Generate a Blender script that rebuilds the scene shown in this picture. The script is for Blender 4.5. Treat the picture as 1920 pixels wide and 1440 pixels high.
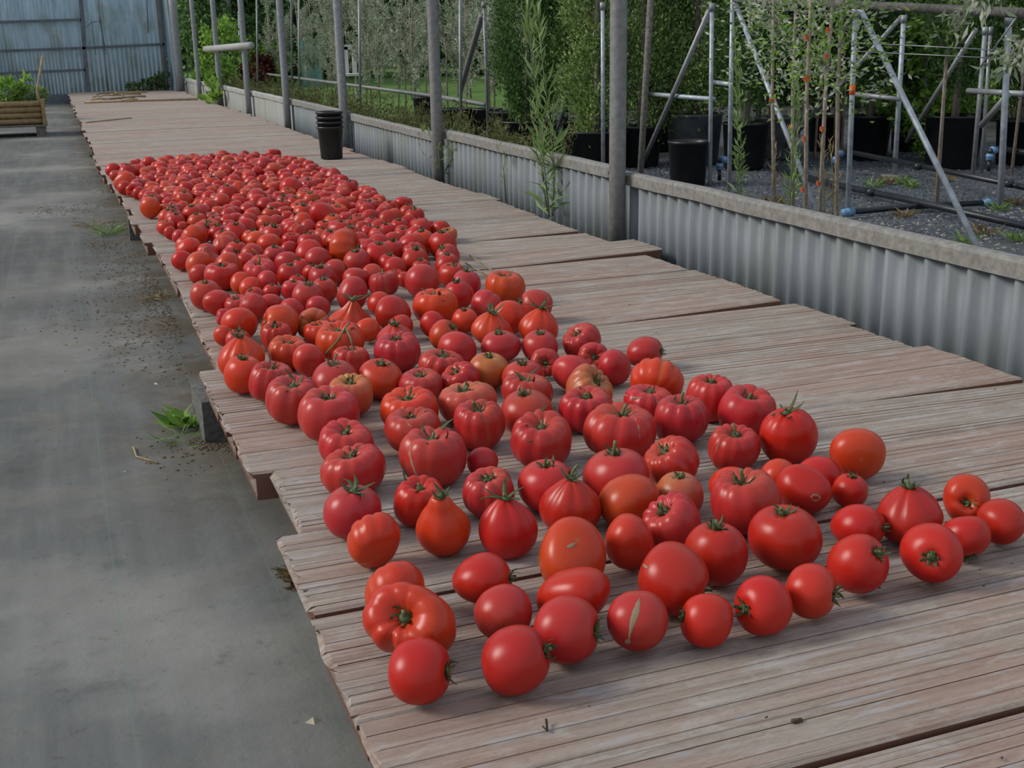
import bpy, math, random
import numpy as np
from mathutils import Vector, Matrix

for o in list(bpy.data.objects): bpy.data.objects.remove(o)
S = bpy.context.scene
COL = S.collection
PI = math.pi

# ------------------------------------------------------------------ camera, world, sun, exposure
F = 2207.78                       # focal length in pixels of a 1920 wide frame
R = np.array([[0.93490198, -0.35446302, -0.0177272], [-0.11632862, -0.25886351, -0.95888338], [0.33529977, 0.89852415, -0.2832462]])
H = 0.80                          # camera height above the deck top (deck top is z = 0)
GZ = -0.17                        # ground level
CAM = np.array([0.0, 0.0, H])
cd = bpy.data.cameras.new('camera'); cam = bpy.data.objects.new('camera', cd); COL.objects.link(cam)
cd.sensor_fit = 'HORIZONTAL'; cd.sensor_width = 36.0; cd.lens = F * 36 / 1920; cd.clip_start = 0.05; cd.clip_end = 300
M = Matrix.Identity(4)
for i in range(3):
    M[i][0] = R[0][i]; M[i][1] = -R[1][i]; M[i][2] = -R[2][i]; M[i][3] = CAM[i]
cam.matrix_world = M
S.camera = cam

w = bpy.data.worlds.new('world'); S.world = w; w.use_nodes = True
nt = w.node_tree; nt.nodes.clear()
wo = nt.nodes.new('ShaderNodeOutputWorld'); wb = nt.nodes.new('ShaderNodeBackground')
tc = nt.nodes.new('ShaderNodeTexCoord'); sp = nt.nodes.new('ShaderNodeSeparateXYZ'); cr = nt.nodes.new('ShaderNodeValToRGB')
nt.links.new(tc.outputs['Generated'], sp.inputs[0]); nt.links.new(sp.outputs['Z'], cr.inputs[0])
cr.color_ramp.elements[0].position = 0.0; cr.color_ramp.elements[0].color = (0.80, 0.84, 0.88, 1)
cr.color_ramp.elements[1].position = 0.7; cr.color_ramp.elements[1].color = (0.66, 0.76, 0.92, 1)
nt.links.new(cr.outputs[0], wb.inputs[0]); nt.links.new(wb.outputs[0], wo.inputs[0])
wb.inputs[1].default_value = 0.72

sd = bpy.data.lights.new('sun', 'SUN'); sun = bpy.data.objects.new('sun', sd); COL.objects.link(sun)
sd.energy = 2.5; sd.angle = math.radians(20); sd.color = (1.0, 0.94, 0.85)
SUN_DIR = Vector((-0.78, 0.27, 0.56)).normalized()        # towards the sun
sun.rotation_euler = SUN_DIR.to_track_quat('Z', 'Y').to_euler(); sun.location = (-6, 2, 8)

vs = S.view_settings; vs.view_transform = 'Standard'; vs.look = 'None'; vs.gamma = 1.0; vs.use_curve_mapping = False
vs.exposure = 0.0

# ------------------------------------------------------------------ geometry helpers
def ray(x, y): return R.T @ np.array([(x - 960) / F, (y - 720) / F, 1.0])
def on_z(x, y, z=0.0): d = ray(x, y); return CAM + d * (z - H) / d[2]
def on_x(x, y, X): d = ray(x, y); return CAM + d * X / d[0]
def on_y(x, y, Y): d = ray(x, y); return CAM + d * Y / d[1]
def above(base, x, y):             # the height of the point above a base that a pixel row shows
    d = ray(x, y); t = base[1] / d[1]; return CAM[2] + d[2] * t
def depth(p): return float((R @ (np.array(p) - CAM))[2])

def link(name, me, parent=None, loc=None):
    o = bpy.data.objects.new(name, me); COL.objects.link(o)
    if parent is not None: o.parent = parent
    if loc is not None: o.location = loc
    return o
def empty(name, loc=(0, 0, 0)):
    o = bpy.data.objects.new(name, None); COL.objects.link(o); o.location = loc; o.empty_display_size = .05
    return o
def tag(o, label=None, cat=None, group=None, kind=None):
    if label: o['label'] = label
    if cat: o['category'] = cat
    if group: o['group'] = group
    if kind: o['kind'] = kind
    return o
def mesh(name, V, Fc, mats, smooth=False, mi=None):
    me = bpy.data.meshes.new(name)
    me.from_pydata([tuple(v) for v in V], [], [tuple(f) for f in Fc])
    for m in (mats if isinstance(mats, (list, tuple)) else [mats]): me.materials.append(m)
    if smooth: me.polygons.foreach_set('use_smooth', [True] * len(me.polygons))
    if mi is not None: me.polygons.foreach_set('material_index', mi)
    me.update(); return me

class MB:                          # collects shapes into one mesh
    def __init__(s): s.V = []; s.F = []; s.M = []
    def add(s, V, Fc, m=0):
        k = len(s.V); s.V += [tuple(map(float, v)) for v in V]; s.F += [tuple(i + k for i in f) for f in Fc]; s.M += [m] * len(Fc); return s
    def box(s, a, b, m=0, top=None):
        x0, y0, z0 = a; x1, y1, z1 = b
        V = [(x0, y0, z0), (x1, y0, z0), (x1, y1, z0), (x0, y1, z0), (x0, y0, z1), (x1, y0, z1), (x1, y1, z1), (x0, y1, z1)]
        return s.add(V, [(0, 3, 2, 1), (4, 5, 6, 7), (0, 1, 5, 4), (1, 2, 6, 5), (2, 3, 7, 6), (3, 0, 4, 7)], m)
    def tube(s, pts, r, n=8, m=0, cap=True):
        pts = [Vector(p) for p in pts]; k = len(pts)
        rs = r if isinstance(r, (list, tuple)) else [r] * k
        V = []; Fc = []
        t0 = (pts[1] - pts[0]).normalized()
        u = t0.orthogonal().normalized()
        for i, p in enumerate(pts):
            t = (pts[min(i + 1, k - 1)] - pts[max(i - 1, 0)]).normalized()
            u = (u - t * u.dot(t)).normalized(); v = t.cross(u)
            for j in range(n):
                a = 2 * PI * j / n; V.append(p + (u * math.cos(a) + v * math.sin(a)) * rs[i])
        for i in range(k - 1):
            for j in range(n):
                a = i * n + j; b = i * n + (j + 1) % n; Fc.append((a, b, b + n, a + n))
        if cap: Fc.append(tuple(range(n - 1, -1, -1))); Fc.append(tuple(range((k - 1) * n, k * n)))
        return s.add(V, Fc, m)
    def lathe(s, prof, c=(0, 0, 0), n=24, m=0, cap0=True, cap1=True):
        V = []; Fc = []
        for r_, z in prof:
            for j in range(n):
                a = 2 * PI * j / n; V.append((c[0] + r_ * math.cos(a), c[1] + r_ * math.sin(a), c[2] + z))
        k = len(prof)
        for i in range(k - 1):
            for j in range(n):
                a = i * n + j; b = i * n + (j + 1) % n; Fc.append((a, b, b + n, a + n))
        if cap0: Fc.append(tuple(range(n - 1, -1, -1)))
        if cap1: Fc.append(tuple(range((k - 1) * n, k * n)))
        return s.add(V, Fc, m)
    def build(s, name, mats, parent=None, smooth=False, loc=None):
        return link(name, mesh(name, s.V, s.F, mats, smooth, s.M if isinstance(mats, (list, tuple)) else None), parent, loc)

# ------------------------------------------------------------------ materials
def new_mat(name):
    m = bpy.data.materials.new(name); m.use_nodes = True; n = m.node_tree; b = n.nodes['Principled BSDF']; return m, n, b
def mixc(n, fac, a, b, mode='MIX'):
    x = n.nodes.new('ShaderNodeMix'); x.data_type = 'RGBA'; x.blend_type = mode
    for i, v in ((0, fac), (6, a), (7, b)):
        if isinstance(v, (int, float)): x.inputs[i].default_value = v
        elif isinstance(v, tuple): x.inputs[i].default_value = (*v[:3], 1)
        else: n.links.new(v, x.inputs[i])
    return x.outputs[2]
def noise(n, scale=5, detail=4, rough=.6, vec=None, dist=0):
    x = n.nodes.new('ShaderNodeTexNoise'); x.inputs['Scale'].default_value = scale; x.inputs['Detail'].default_value = detail
    x.inputs['Roughness'].default_value = rough; x.inputs['Distortion'].default_value = dist
    if vec is not None: n.links.new(vec, x.inputs['Vector'])
    return x.outputs['Fac']
def ramp(n, src, stops):
    x = n.nodes.new('ShaderNodeValToRGB'); e = x.color_ramp.elements
    while len(e) < len(stops): e.new(.5)
    for k, (p, c) in enumerate(stops):
        e[k].position = p; e[k].color = (*c, 1) if isinstance(c, tuple) else (c, c, c, 1)
    n.links.new(src, x.inputs[0]); return x.outputs[0]
def coords(n, scale=(1, 1, 1), kind='Object', rot=(0, 0, 0)):
    t = n.nodes.new('ShaderNodeTexCoord'); mp = n.nodes.new('ShaderNodeMapping'); mp.inputs['Scale'].default_value = scale
    mp.inputs['Rotation'].default_value = rot
    n.links.new(t.outputs[kind], mp.inputs[0]); return mp.outputs[0]
def bump(n, b, src, strength=.3, dist=.01):
    x = n.nodes.new('ShaderNodeBump'); x.inputs['Strength'].default_value = strength; x.inputs['Distance'].default_value = dist
    n.links.new(src, x.inputs['Height']); n.links.new(x.outputs[0], b.inputs['Normal'])
def simple(name, col, rough=.6, metal=0, var=.15, scale=20, bmp=0, spec=.5):
    m, n, b = new_mat(name)
    f = noise(n, scale, 5, .6, coords(n))
    c = ramp(n, f, [(.3, tuple(max(0, v * (1 - var)) for v in col)), (.7, tuple(min(1, v * (1 + var)) for v in col))])
    n.links.new(c, b.inputs['Base Color']); b.inputs['Roughness'].default_value = rough; b.inputs['Metallic'].default_value = metal
    b.inputs['Specular IOR Level'].default_value = spec
    if bmp: bump(n, b, f, bmp, .003)
    return m

# tomato skin: object colour times a vertex tint (green and tan shoulders belong to the fruit)
mt, n, b = new_mat('tomato_skin')
oi = n.nodes.new('ShaderNodeObjectInfo'); at = n.nodes.new('ShaderNodeAttribute'); at.attribute_name = 'tint'
c = mixc(n, 1.0, oi.outputs['Color'], at.outputs['Color'], 'MULTIPLY')
cv = coords(n, (1, 1, 1))
f1 = noise(n, 22, 3, .5, cv)
c = mixc(n, ramp(n, f1, [(.35, 0.0), (.75, .35)]), c, mixc(n, 1.0, c, (1.15, 1.9, 1.2), 'MULTIPLY'))
f2 = noise(n, 420, 2, .5, cv)
c = mixc(n, ramp(n, f2, [(.70, 0.0), (.78, .35)]), c, (.62, .30, .14))
n.links.new(c, b.inputs['Base Color'])
b.inputs['Roughness'].default_value = .30; b.inputs['Specular IOR Level'].default_value = .33
b.inputs['Subsurface Weight'].default_value = .06; b.inputs['Subsurface Radius'].default_value = (1, .2, .1); b.inputs['Subsurface Scale'].default_value = .01
bump(n, b, noise(n, 60, 3, .5, cv), .10, .002)
M_TOM = mt
M_CALYX = simple('calyx_green', (.060, .085, .026), .7, 0, .5, 90)
M_STEM = simple('stem_green', (.12, .14, .05), .6, 0, .4, 120)
M_CORK = simple('cork_scar', (.27, .205, .125), .8, 0, .35, 250, .3)
M_STRAW = simple('dry_straw', (.30, .22, .12), .8, 0, .3, 60)
M_CANE = simple('dry_cane', (.34, .24, .13), .7, 0, .35, 30)

def deck_mat():
    m, n, b = new_mat('weathered_clay')
    oi = n.nodes.new('ShaderNodeObjectInfo')
    tcn = n.nodes.new('ShaderNodeTexCoord')
    sc = n.nodes.new('ShaderNodeVectorMath'); sc.operation = 'SCALE'; sc.inputs[3].default_value = 37.0
    cmb = n.nodes.new('ShaderNodeCombineXYZ'); n.links.new(oi.outputs['Random'], cmb.inputs[0]); n.links.new(cmb.outputs[0], sc.inputs[0])
    ad = n.nodes.new('ShaderNodeVectorMath'); ad.operation = 'ADD'; n.links.new(tcn.outputs['Object'], ad.inputs[0]); n.links.new(sc.outputs[0], ad.inputs[1])
    def mp(s):
        q = n.nodes.new('ShaderNodeMapping'); q.inputs['Scale'].default_value = s; n.links.new(ad.outputs[0], q.inputs[0]); return q.outputs[0]
    streak = noise(n, 1, 6, .65, mp((2.0, 60, 10)))
    big = noise(n, 1, 4, .6, mp((1.6, 7, 3)), .3)
    patch = noise(n, 1, 7, .7, mp((9, 22, 9)), .5)
    fine = noise(n, 1, 8, .75, mp((60, 240, 60)))
    gray = ramp(n, streak, [(.28, (.23, .195, .16)), (.5, (.36, .315, .265)), (.72, (.47, .43, .375))])
    red = ramp(n, streak, [(.3, (.29, .18, .135)), (.7, (.43, .30, .235))])
    sl = n.nodes.new('ShaderNodeMath'); sl.operation = 'MULTIPLY_ADD'; sl.inputs[1].default_value = .16; sl.inputs[2].default_value = -.08
    n.links.new(oi.outputs['Random'], sl.inputs[0])
    sm = n.nodes.new('ShaderNodeMath'); sm.operation = 'ADD'; n.links.new(big, sm.inputs[0]); n.links.new(sl.outputs[0], sm.inputs[1])
    c = mixc(n, ramp(n, sm.outputs[0], [(.42, 0.12), (.60, .75)]), gray, red)
    c = mixc(n, ramp(n, patch, [(.52, 0.0), (.66, .55)]), c, (.50, .48, .45))
    c = mixc(n, ramp(n, patch, [(.30, .5), (.42, 0.0)]), c, (.20, .16, .13))
    c = mixc(n, ramp(n, fine, [(.32, .45), (.5, 0.0)]), c, (.15, .125, .10))
    dash = noise(n, 1, 3, .5, mp((7, 70, 5)))
    c = mixc(n, ramp(n, dash, [(.60, 0.0), (.66, .5)]), c, (.42, .42, .44))
    line = noise(n, 1, 2, .5, mp((.8, 150, 2)))
    c = mixc(n, ramp(n, line, [(.30, .55), (.38, 0.0)]), c, (.12, .09, .075))
    # broken ends and undersides show bare fired clay
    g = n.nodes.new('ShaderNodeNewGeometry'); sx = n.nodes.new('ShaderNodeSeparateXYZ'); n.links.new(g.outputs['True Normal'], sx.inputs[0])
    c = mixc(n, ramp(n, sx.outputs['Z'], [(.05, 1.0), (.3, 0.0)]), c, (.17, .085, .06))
    n.links.new(c, b.inputs['Base Color']); b.inputs['Roughness'].default_value = .85; b.inputs['Specular IOR Level'].default_value = .25
    h = n.nodes.new('ShaderNodeMath'); h.operation = 'ADD'; n.links.new(streak, h.inputs[0]); n.links.new(fine, h.inputs[1])
    bump(n, b, h.outputs[0], .6, .005)
    return m
M_DECK = deck_mat()

def floor_mat():
    m, n, b = new_mat('woven_ground_cloth')
    cv = coords(n, (1, 1, 1))
    big = noise(n, .9, 6, .6, cv); mid = noise(n, 5, 6, .65, cv, .4); st = noise(n, 1, 5, .6, coords(n, (16, 1.2, 1)))
    c = ramp(n, big, [(.36, (.085, .092, .090)), (.5, (.125, .13, .122)), (.64, (.25, .242, .215))])
    c = mixc(n, ramp(n, st, [(.42, 0.0), (.72, .35)]), c, (.24, .24, .23))
    c = mixc(n, ramp(n, mid, [(.52, 0.0), (.72, .55)]), c, (.20, .185, .15))
    c = mixc(n, ramp(n, mid, [(.28, .5), (.42, 0.0)]), c, (.045, .05, .048))
    c = mixc(n, ramp(n, noise(n, 24, 5, .7, cv), [(.60, 0.0), (.72, .5)]), c, (.06, .05, .04))
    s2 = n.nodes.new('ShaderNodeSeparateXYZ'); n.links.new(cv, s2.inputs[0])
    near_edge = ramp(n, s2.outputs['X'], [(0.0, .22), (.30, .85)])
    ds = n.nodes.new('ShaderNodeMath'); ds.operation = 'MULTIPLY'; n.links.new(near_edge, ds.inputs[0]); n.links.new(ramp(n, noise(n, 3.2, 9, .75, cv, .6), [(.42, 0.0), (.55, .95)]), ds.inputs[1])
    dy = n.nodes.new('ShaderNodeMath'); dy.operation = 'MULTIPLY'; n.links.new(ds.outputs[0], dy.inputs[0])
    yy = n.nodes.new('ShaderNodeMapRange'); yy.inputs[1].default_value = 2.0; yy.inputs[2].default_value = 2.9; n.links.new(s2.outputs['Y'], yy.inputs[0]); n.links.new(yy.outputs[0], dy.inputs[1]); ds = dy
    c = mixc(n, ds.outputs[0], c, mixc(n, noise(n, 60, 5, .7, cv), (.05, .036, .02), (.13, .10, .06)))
    # the cloth's printed guide threads, every 0.3 m along the house
    s = n.nodes.new('ShaderNodeSeparateXYZ'); n.links.new(cv, s.inputs[0])
    q = n.nodes.new('ShaderNodeMath'); q.operation = 'MULTIPLY'; q.inputs[1].default_value = 3.6; n.links.new(s.outputs['X'], q.inputs[0])
    fr = n.nodes.new('ShaderNodeMath'); fr.operation = 'FRACT'; n.links.new(q.outputs[0], fr.inputs[0])
    c = mixc(n, ramp(n, fr.outputs[0], [(0.0, .28), (.010, .28), (.018, 0.0)]), c, (.12, .22, .15))
    n.links.new(c, b.inputs['Base Color']); b.inputs['Roughness'].default_value = .8; b.inputs['Specular IOR Level'].default_value = .3
    bump(n, b, noise(n, 90, 4, .7, cv), .3, .004)
    return m
M_FLOOR = floor_mat()
def yard_mat():
    m, n, b = new_mat('nursery_ground')
    cv = coords(n)
    c = ramp(n, noise(n, 2.2, 6, .65, cv), [(.35, (.05, .058, .062)), (.55, (.10, .108, .11)), (.72, (.20, .195, .18))])
    v = n.nodes.new('ShaderNodeTexVoronoi'); v.inputs['Scale'].default_value = 38; n.links.new(cv, v.inputs['Vector'])
    c = mixc(n, ramp(n, v.outputs['Distance'], [(.12, .45), (.30, 0.0)]), c, (.28, .27, .25))
    n.links.new(c, b.inputs['Base Color']); b.inputs['Roughness'].default_value = .7
    bump(n, b, noise(n, 45, 5, .7, cv), .6, .02)
    return m
M_YARD = yard_mat()
def grass_mat():
    m, n, b = new_mat('lawn_green')
    c = ramp(n, noise(n, 1.5, 6, .7, coords(n)), [(.3, (.10, .20, .035)), (.7, (.20, .36, .07))])
    n.links.new(c, b.inputs['Base Color']); b.inputs['Roughness'].default_value = .9
    bump(n, b, noise(n, 60, 4, .7, coords(n)), .8, .05); return m
M_LAWN = grass_mat()

def sheet_mat(name, c0, c1, algae=True):
    m, n, b = new_mat(name)
    tcn = n.nodes.new('ShaderNodeNewGeometry')
    def mp(s):
        q = n.nodes.new('ShaderNodeMapping'); q.inputs['Scale'].default_value = s; n.links.new(tcn.outputs['Position'], q.inputs[0]); return q.outputs[0]
    f = noise(n, 1, 5, .65, mp((9, 9, 1.3)))
    c = ramp(n, f, [(.3, c0), (.7, c1)])
    if algae:
        c = mixc(n, ramp(n, noise(n, 1, 5, .6, mp((4, 4, 2)), .3), [(.48, 0.0), (.68, .40)]), c, (.20, .23, .15))
        c = mixc(n, ramp(n, noise(n, 60, 4, .7, mp((1, 1, 1))), [(.66, 0.0), (.74, .5)]), c, (.12, .11, .09))
    n.links.new(c, b.inputs['Base Color']); b.inputs['Roughness'].default_value = .55; b.inputs['Specular IOR Level'].default_value = .35
    b.inputs['Transmission Weight'].default_value = 0.0
    return m
M_GRP = sheet_mat('corrugated_fibreglass', (.20, .235, .26), (.31, .345, .37))
M_BOARD = sheet_mat('flat_grey_board', (.30, .31, .30), (.40, .40, .385))
M_BACK = sheet_mat('translucent_back_sheet', (.38, .50, .57), (.55, .66, .72))
for M_ in (M_BACK, M_GRP):
    n = M_.node_tree; b = n.nodes['Principled BSDF']; src = b.inputs['Base Color'].links[0].from_socket
    tr = n.nodes.new('ShaderNodeBsdfTranslucent'); n.links.new(src, tr.inputs[0]); mx = n.nodes.new('ShaderNodeMixShader'); mx.inputs[0].default_value = .5 if M_ is M_BACK else .3
    n.links.new(b.outputs[0], mx.inputs[1]); n.links.new(tr.outputs[0], mx.inputs[2]); n.links.new(mx.outputs[0], n.nodes['Material Output'].inputs[0])
M_CAP = simple('weathered_batten', (.20, .195, .18), .85, 0, .3, 45, .5)
M_GALV = simple('galvanised_steel', (.26, .275, .285), .5, .35, .22, 30, .15)
M_GALV_D = simple('dull_steel', (.20, .205, .20), .6, .3, .25, 30, .15)
M_GALV_B = simple('bright_galvanised_steel', (.33, .37, .41), .5, .25, .30, 22, .1)
M_RUST = simple('rusty_pipe', (.14, .13, .118), .8, .2, .5, 60, .6)
M_FRAME = simple('grey_painted_frame', (.115, .13, .15), .7, 0, .25, 15)
M_POT = simple('black_plastic', (.014, .015, .017), .42, 0, .4, 12)
M_POTG = simple('dusty_grey_plastic', (.17, .185, .195), .6, 0, .4, 9)
M_PIPE = simple('black_water_pipe', (.018, .022, .028), .38, 0, .4, 14)
M_BLUE = simple('blue_fitting', (.13, .26, .42), .45, 0, .25, 30)
M_ORANGE = simple('orange_tape', (.75, .13, .03), .6, 0, .1, 20)
M_BLOCK = simple('old_concrete_block', (.115, .112, .105), .95, 0, .5, 60, .9)
M_SOIL = simple('dark_soil', (.035, .026, .02), .95, 0, .4, 40, .8)
M_BARK = simple('grey_bark', (.21, .18, .15), .9, 0, .4, 40, .6)
M_BARK2 = simple('pale_bark', (.30, .25, .20), .9, 0, .35, 40, .5)
M_LOG = simple('round_pine_pole', (.30, .21, .10), .8, 0, .35, 18, .4)
M_WOOD = simple('grey_pallet_wood', (.16, .14, .115), .9, 0, .4, 25, .5)
M_TARP = simple('teal_tarp', (.26, .50, .45), .6, 0, .2, 3)
M_WHITE = simple('white_plastic', (.68, .68, .66), .6, 0, .08, 5)
M_DEBRIS = simple('leaf_litter', (.085, .06, .035), .95, 0, .6, 200)
M_PEBBLE = simple('pale_gravel', (.30, .28, .25), .9, 0, .45, 300)
M_WIRE = simple('thin_wire', (.26, .27, .28), .5, .6, .2, 20)
M_DARK = simple('dark_hollow', (.02, .017, .014), .9)
M_SLATE = simple('dark_slate_gravel', (.075, .085, .10), .38, 0, .5, 300)
M_CRUMB = simple('pale_crumb', (.45, .40, .30), .9, 0, .2, 50)

def leaf_mat(name, a, b_, trans=.35, rough=.55):
    m, n, b = new_mat(name)
    oi = n.nodes.new('ShaderNodeNewGeometry')
    c = ramp(n, oi.outputs['Random Per Island'], [(0, a), (1, b_)])
    n.links.new(c, b.inputs['Base Color']); b.inputs['Roughness'].default_value = rough; b.inputs['Specular IOR Level'].default_value = .35
    tr = n.nodes.new('ShaderNodeBsdfTranslucent'); n.links.new(c, tr.inputs[0])
    mx = n.nodes.new('ShaderNodeMixShader'); mx.inputs[0].default_value = trans
    n.links.new(b.outputs[0], mx.inputs[1]); n.links.new(tr.outputs[0], mx.inputs[2]); n.links.new(mx.outputs[0], n.nodes['Material Output'].inputs[0])
    return m
L_CYP = leaf_mat('cypress_leaf', (.05, .12, .03), (.44, .58, .20))
L_CYPD = leaf_mat('dark_cypress_leaf', (.025, .07, .02), (.17, .31, .09))
L_OLIVE = leaf_mat('olive_leaf', (.16, .22, .12), (.54, .58, .44))
L_GREEN = leaf_mat('bright_leaf', (.09, .20, .03), (.36, .58, .10), .35)
L_DARK = leaf_mat('dark_leaf', (.025, .06, .016), (.16, .27, .06))
L_WEED = leaf_mat('weed_leaf', (.12, .22, .06), (.30, .42, .15), .35)
L_HEATH = leaf_mat('heath_leaf', (.06, .085, .025), (.20, .20, .07))
L_GRASS = leaf_mat('grass_blade', (.11, .22, .035), (.26, .44, .08), .35)
L_DRY = leaf_mat('dry_leaf', (.16, .11, .05), (.34, .26, .13))
L_RED = leaf_mat('dark_red_leaf', (.06, .015, .015), (.17, .04, .03))

# ------------------------------------------------------------------ leaf clouds
def leaf_mesh(name, P, D, L, W, mat, rng, bend=.15):
    """rhombic leaves: P points, D directions, L lengths, W widths"""
    n_ = len(P); P = np.asarray(P, float); D = np.asarray(D, float)
    D = D / (np.linalg.norm(D, axis=1, keepdims=True) + 1e-9)
    A = rng.normal(size=(n_, 3)); Sd = np.cross(D, A); Sd /= (np.linalg.norm(Sd, axis=1, keepdims=True) + 1e-9)
    N = np.cross(D, Sd)
    L = np.broadcast_to(np.asarray(L, float), (n_,))[:, None]; W = np.broadcast_to(np.asarray(W, float), (n_,))[:, None]
    v0 = P; v1 = P + D * L * .5 + Sd * W * .5 + N * L * bend; v2 = P + D * L; v3 = P + D * L * .5 - Sd * W * .5 + N * L * bend
    V = np.stack([v0, v1, v2, v3], 1).reshape(-1, 3)
    me = bpy.data.meshes.new(name)
    me.vertices.add(4 * n_); me.vertices.foreach_set('co', V.ravel())
    me.loops.add(4 * n_); me.loops.foreach_set('vertex_index', np.arange(4 * n_, dtype=np.int32))
    me.polygons.add(n_); me.polygons.foreach_set('loop_start', np.arange(0, 4 * n_, 4, dtype=np.int32)); me.polygons.foreach_set('loop_total', np.full(n_, 4, dtype=np.int32))
    me.materials.append(mat); me.update(calc_edges=True); me.validate(); return me


# ------------------------------------------------------------------ ground
rs = random.Random(5); nr = np.random.default_rng(5)
mb = MB(); mb.box((-9, -1, GZ - .25), (2.12, 22.7, GZ)); tag(mb.build('floor', M_FLOOR), kind='structure')
mb = MB(); mb.box((2.12, -1, GZ - .25), (60, 90, GZ - .005)); tag(mb.build('nursery_yard', M_YARD), kind='structure')
mb = MB(); mb.box((3.6, 14.5, GZ - .02), (45, 85, GZ + .015)); tag(mb.build('lawn', M_LAWN), kind='structure')

# ------------------------------------------------------------------ deck of hollow clay slabs on concrete blocks
deck = empty('slab_deck', (0, 0, 0))
tag(deck, 'long low deck of grooved weathered clay slabs under the tomatoes', 'deck')
joints = [(.10, .10), (.395, .395), (.69, .69), (.972, .978), (1.258, 1.27), (1.555, 1.57), (1.86, 1.83), (2.18, 2.055), (2.44, 2.40), (2.72, 2.72), (3.00, 3.03), (3.30, 3.31), (3.62, 3.63), (3.93, 3.97), (4.22, 4.24), (4.545, 4.53)]
y = 4.54
while y < 22.3:
    y += .29 + rs.uniform(-.012, .012); joints.append((y + rs.uniform(-.02, .02), y))
ends = {0: (.26, 2.05), 1: (.26, 2.05), 2: (.263, 2.05), 3: (.262, 2.12), 4: (.262, 2.12), 5: (.268, 2.12), 6: (.312, 2.12), 7: (.272, 2.045), 8: (.268, 2.04), 9: (.266, 2.07), 10: (.315, 2.02), 11: (.315, 2.05), 12: (.322, 2.03), 13: (.325, 2.11), 14: (.318, 2.03), 15: (.32, 2.0)}
def slab(i, a, b_, xl, xr):
    near = a[1] < 3.4; mid = a[1] < 8
    wL = b_[0] - a[0]; wR = b_[1] - a[1]
    gap = .0035 if near else .005
    tz = rs.uniform(-.006, 0); tl = rs.uniform(-.003, .003)
    if i == 4: tz = -.006
    if i == 3: tz = 0
    # profile across the slab: grooves between flats
    kind = rs.choice('fbf') if i not in (3, 4, 5, 6, 7) else {3: 'b', 4: 'f', 5: 'f', 6: 'f', 7: 'b'}[i]
    s = [0.0]; 
    prof = [(0.0, -.004), (.018, 0.0)]
    nG = (14 if kind == 'f' else 8) if mid else (5 if a[1] < 14 else 3)
    for g in range(1, nG):
        c = g / nG + rs.uniform(-.012, .012); d = rs.uniform(.0012, .0035) if kind == 'f' else rs.uniform(.001, .004); hw = rs.uniform(.0045, .0075) * (1 if mid else 1.6)
        if near and rs.random() < .6: hw = .0032; d = rs.uniform(.004, .006)
        zz = rs.uniform(-.0012, .0)
        prof += [(c - hw, zz), (c, -d - .0008), (c + hw * .7, rs.uniform(-.0012, 0))]
    prof += [(.982, 0.0), (1.0, -.004)]
    nx = 5 if near else 3
    V = []; Fc = []; k = len(prof); T = .012
    for j, (t, z) in enumerate(prof):
        jag = rs.uniform(-.006, .006) + .004 * math.sin(j * 1.9 + i); jag2 = rs.uniform(-.006, .006)
        for q in range(nx + 1):
            u = q / nx; x = xl + (xr - xl) * u + (jag if q == 0 else 0) + (jag2 if q == nx else 0)
            yy = (a[0] + gap + (wL - 2 * gap) * t) * (1 - u) + (a[1] + gap + (wR - 2 * gap) * t) * u
            V.append((x, yy, z + tz + tl * (t - .5) + (.014 * max(0, (u - .6) / .4) if i in (7, 10, 13, 15) else 0)))
    for j in range(k - 1):
        for q in range(nx):
            A = j * (nx + 1) + q; Fc.append((A, A + 1, A + nx + 2, A + nx + 1))
    nb = len(V)
    for (j, q) in ((0, 0), (0, nx), (k - 1, nx), (k - 1, 0)):
        v = V[j * (nx + 1) + q]; V.append((v[0], v[1], tz - T))
    Fc.append(tuple([q for q in range(nx + 1)][::-1]) + (nb, nb + 1))
    Fc.append(tuple((k - 1) * (nx + 1) + q for q in range(nx + 1)) + (nb + 2, nb + 3))
    Fc.append(tuple(j * (nx + 1) for j in range(k)) + (nb + 3, nb))
    Fc.append(tuple(j * (nx + 1) + nx for j in range(k))[::-1] + (nb + 1, nb + 2))
    Fc.append((nb, nb + 3, nb + 2, nb + 1))
    m = MB(); m.add(V, Fc)
    # hollow body: webs and bottom plate with uneven broken ends
    if a[1] < 13:
        il = rs.uniform(.004, .03); ir = rs.uniform(.004, .05) if i != 7 else .055
        nw = 5
        for q in range(nw):
            t = q / (nw - 1); y0 = a[0] + gap + (wL - 2 * gap - .012) * t; y1 = a[1] + gap + (wR - 2 * gap - .012) * t
            x0 = xl + il + rs.uniform(0, .012); x1 = xr - ir - rs.uniform(0, .012)
            if q in (0, nw - 1): x0 = xl + .009; x1 = xr - (.009 if i != 7 else .03)
            Vb = [(x0, y0, tz - .05), (x1, y1, tz - .05), (x1, y1 + .012, tz - .05), (x0, y0 + .012, tz - .05)]
            Vb += [(p[0], p[1], tz - T) for p in Vb]
            m.add(Vb, [(0, 1, 5, 4), (2, 3, 7, 6), (0, 4, 7, 3), (1, 2, 6, 5)])
    Vb = [(xl + .008, a[0] + gap, tz - .058), (xr - .008, a[1] + gap, tz - .058), (xr - .008, b_[1] - gap, tz - .058), (xl + .008, b_[0] - gap, tz - .058)]
    Vb += [(p[0], p[1], tz - .048) for p in Vb]
    m.add(Vb, [(0, 3, 2, 1), (4, 5, 6, 7), (0, 1, 5, 4), (1, 2, 6, 5), (2, 3, 7, 6), (3, 0, 4, 7)])
    o = m.build('clay_slab', M_DECK, deck)
    o.data.transform(Matrix.Translation((-xl, -a[0], 0))); o.location = (xl, a[0], 0)
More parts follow.
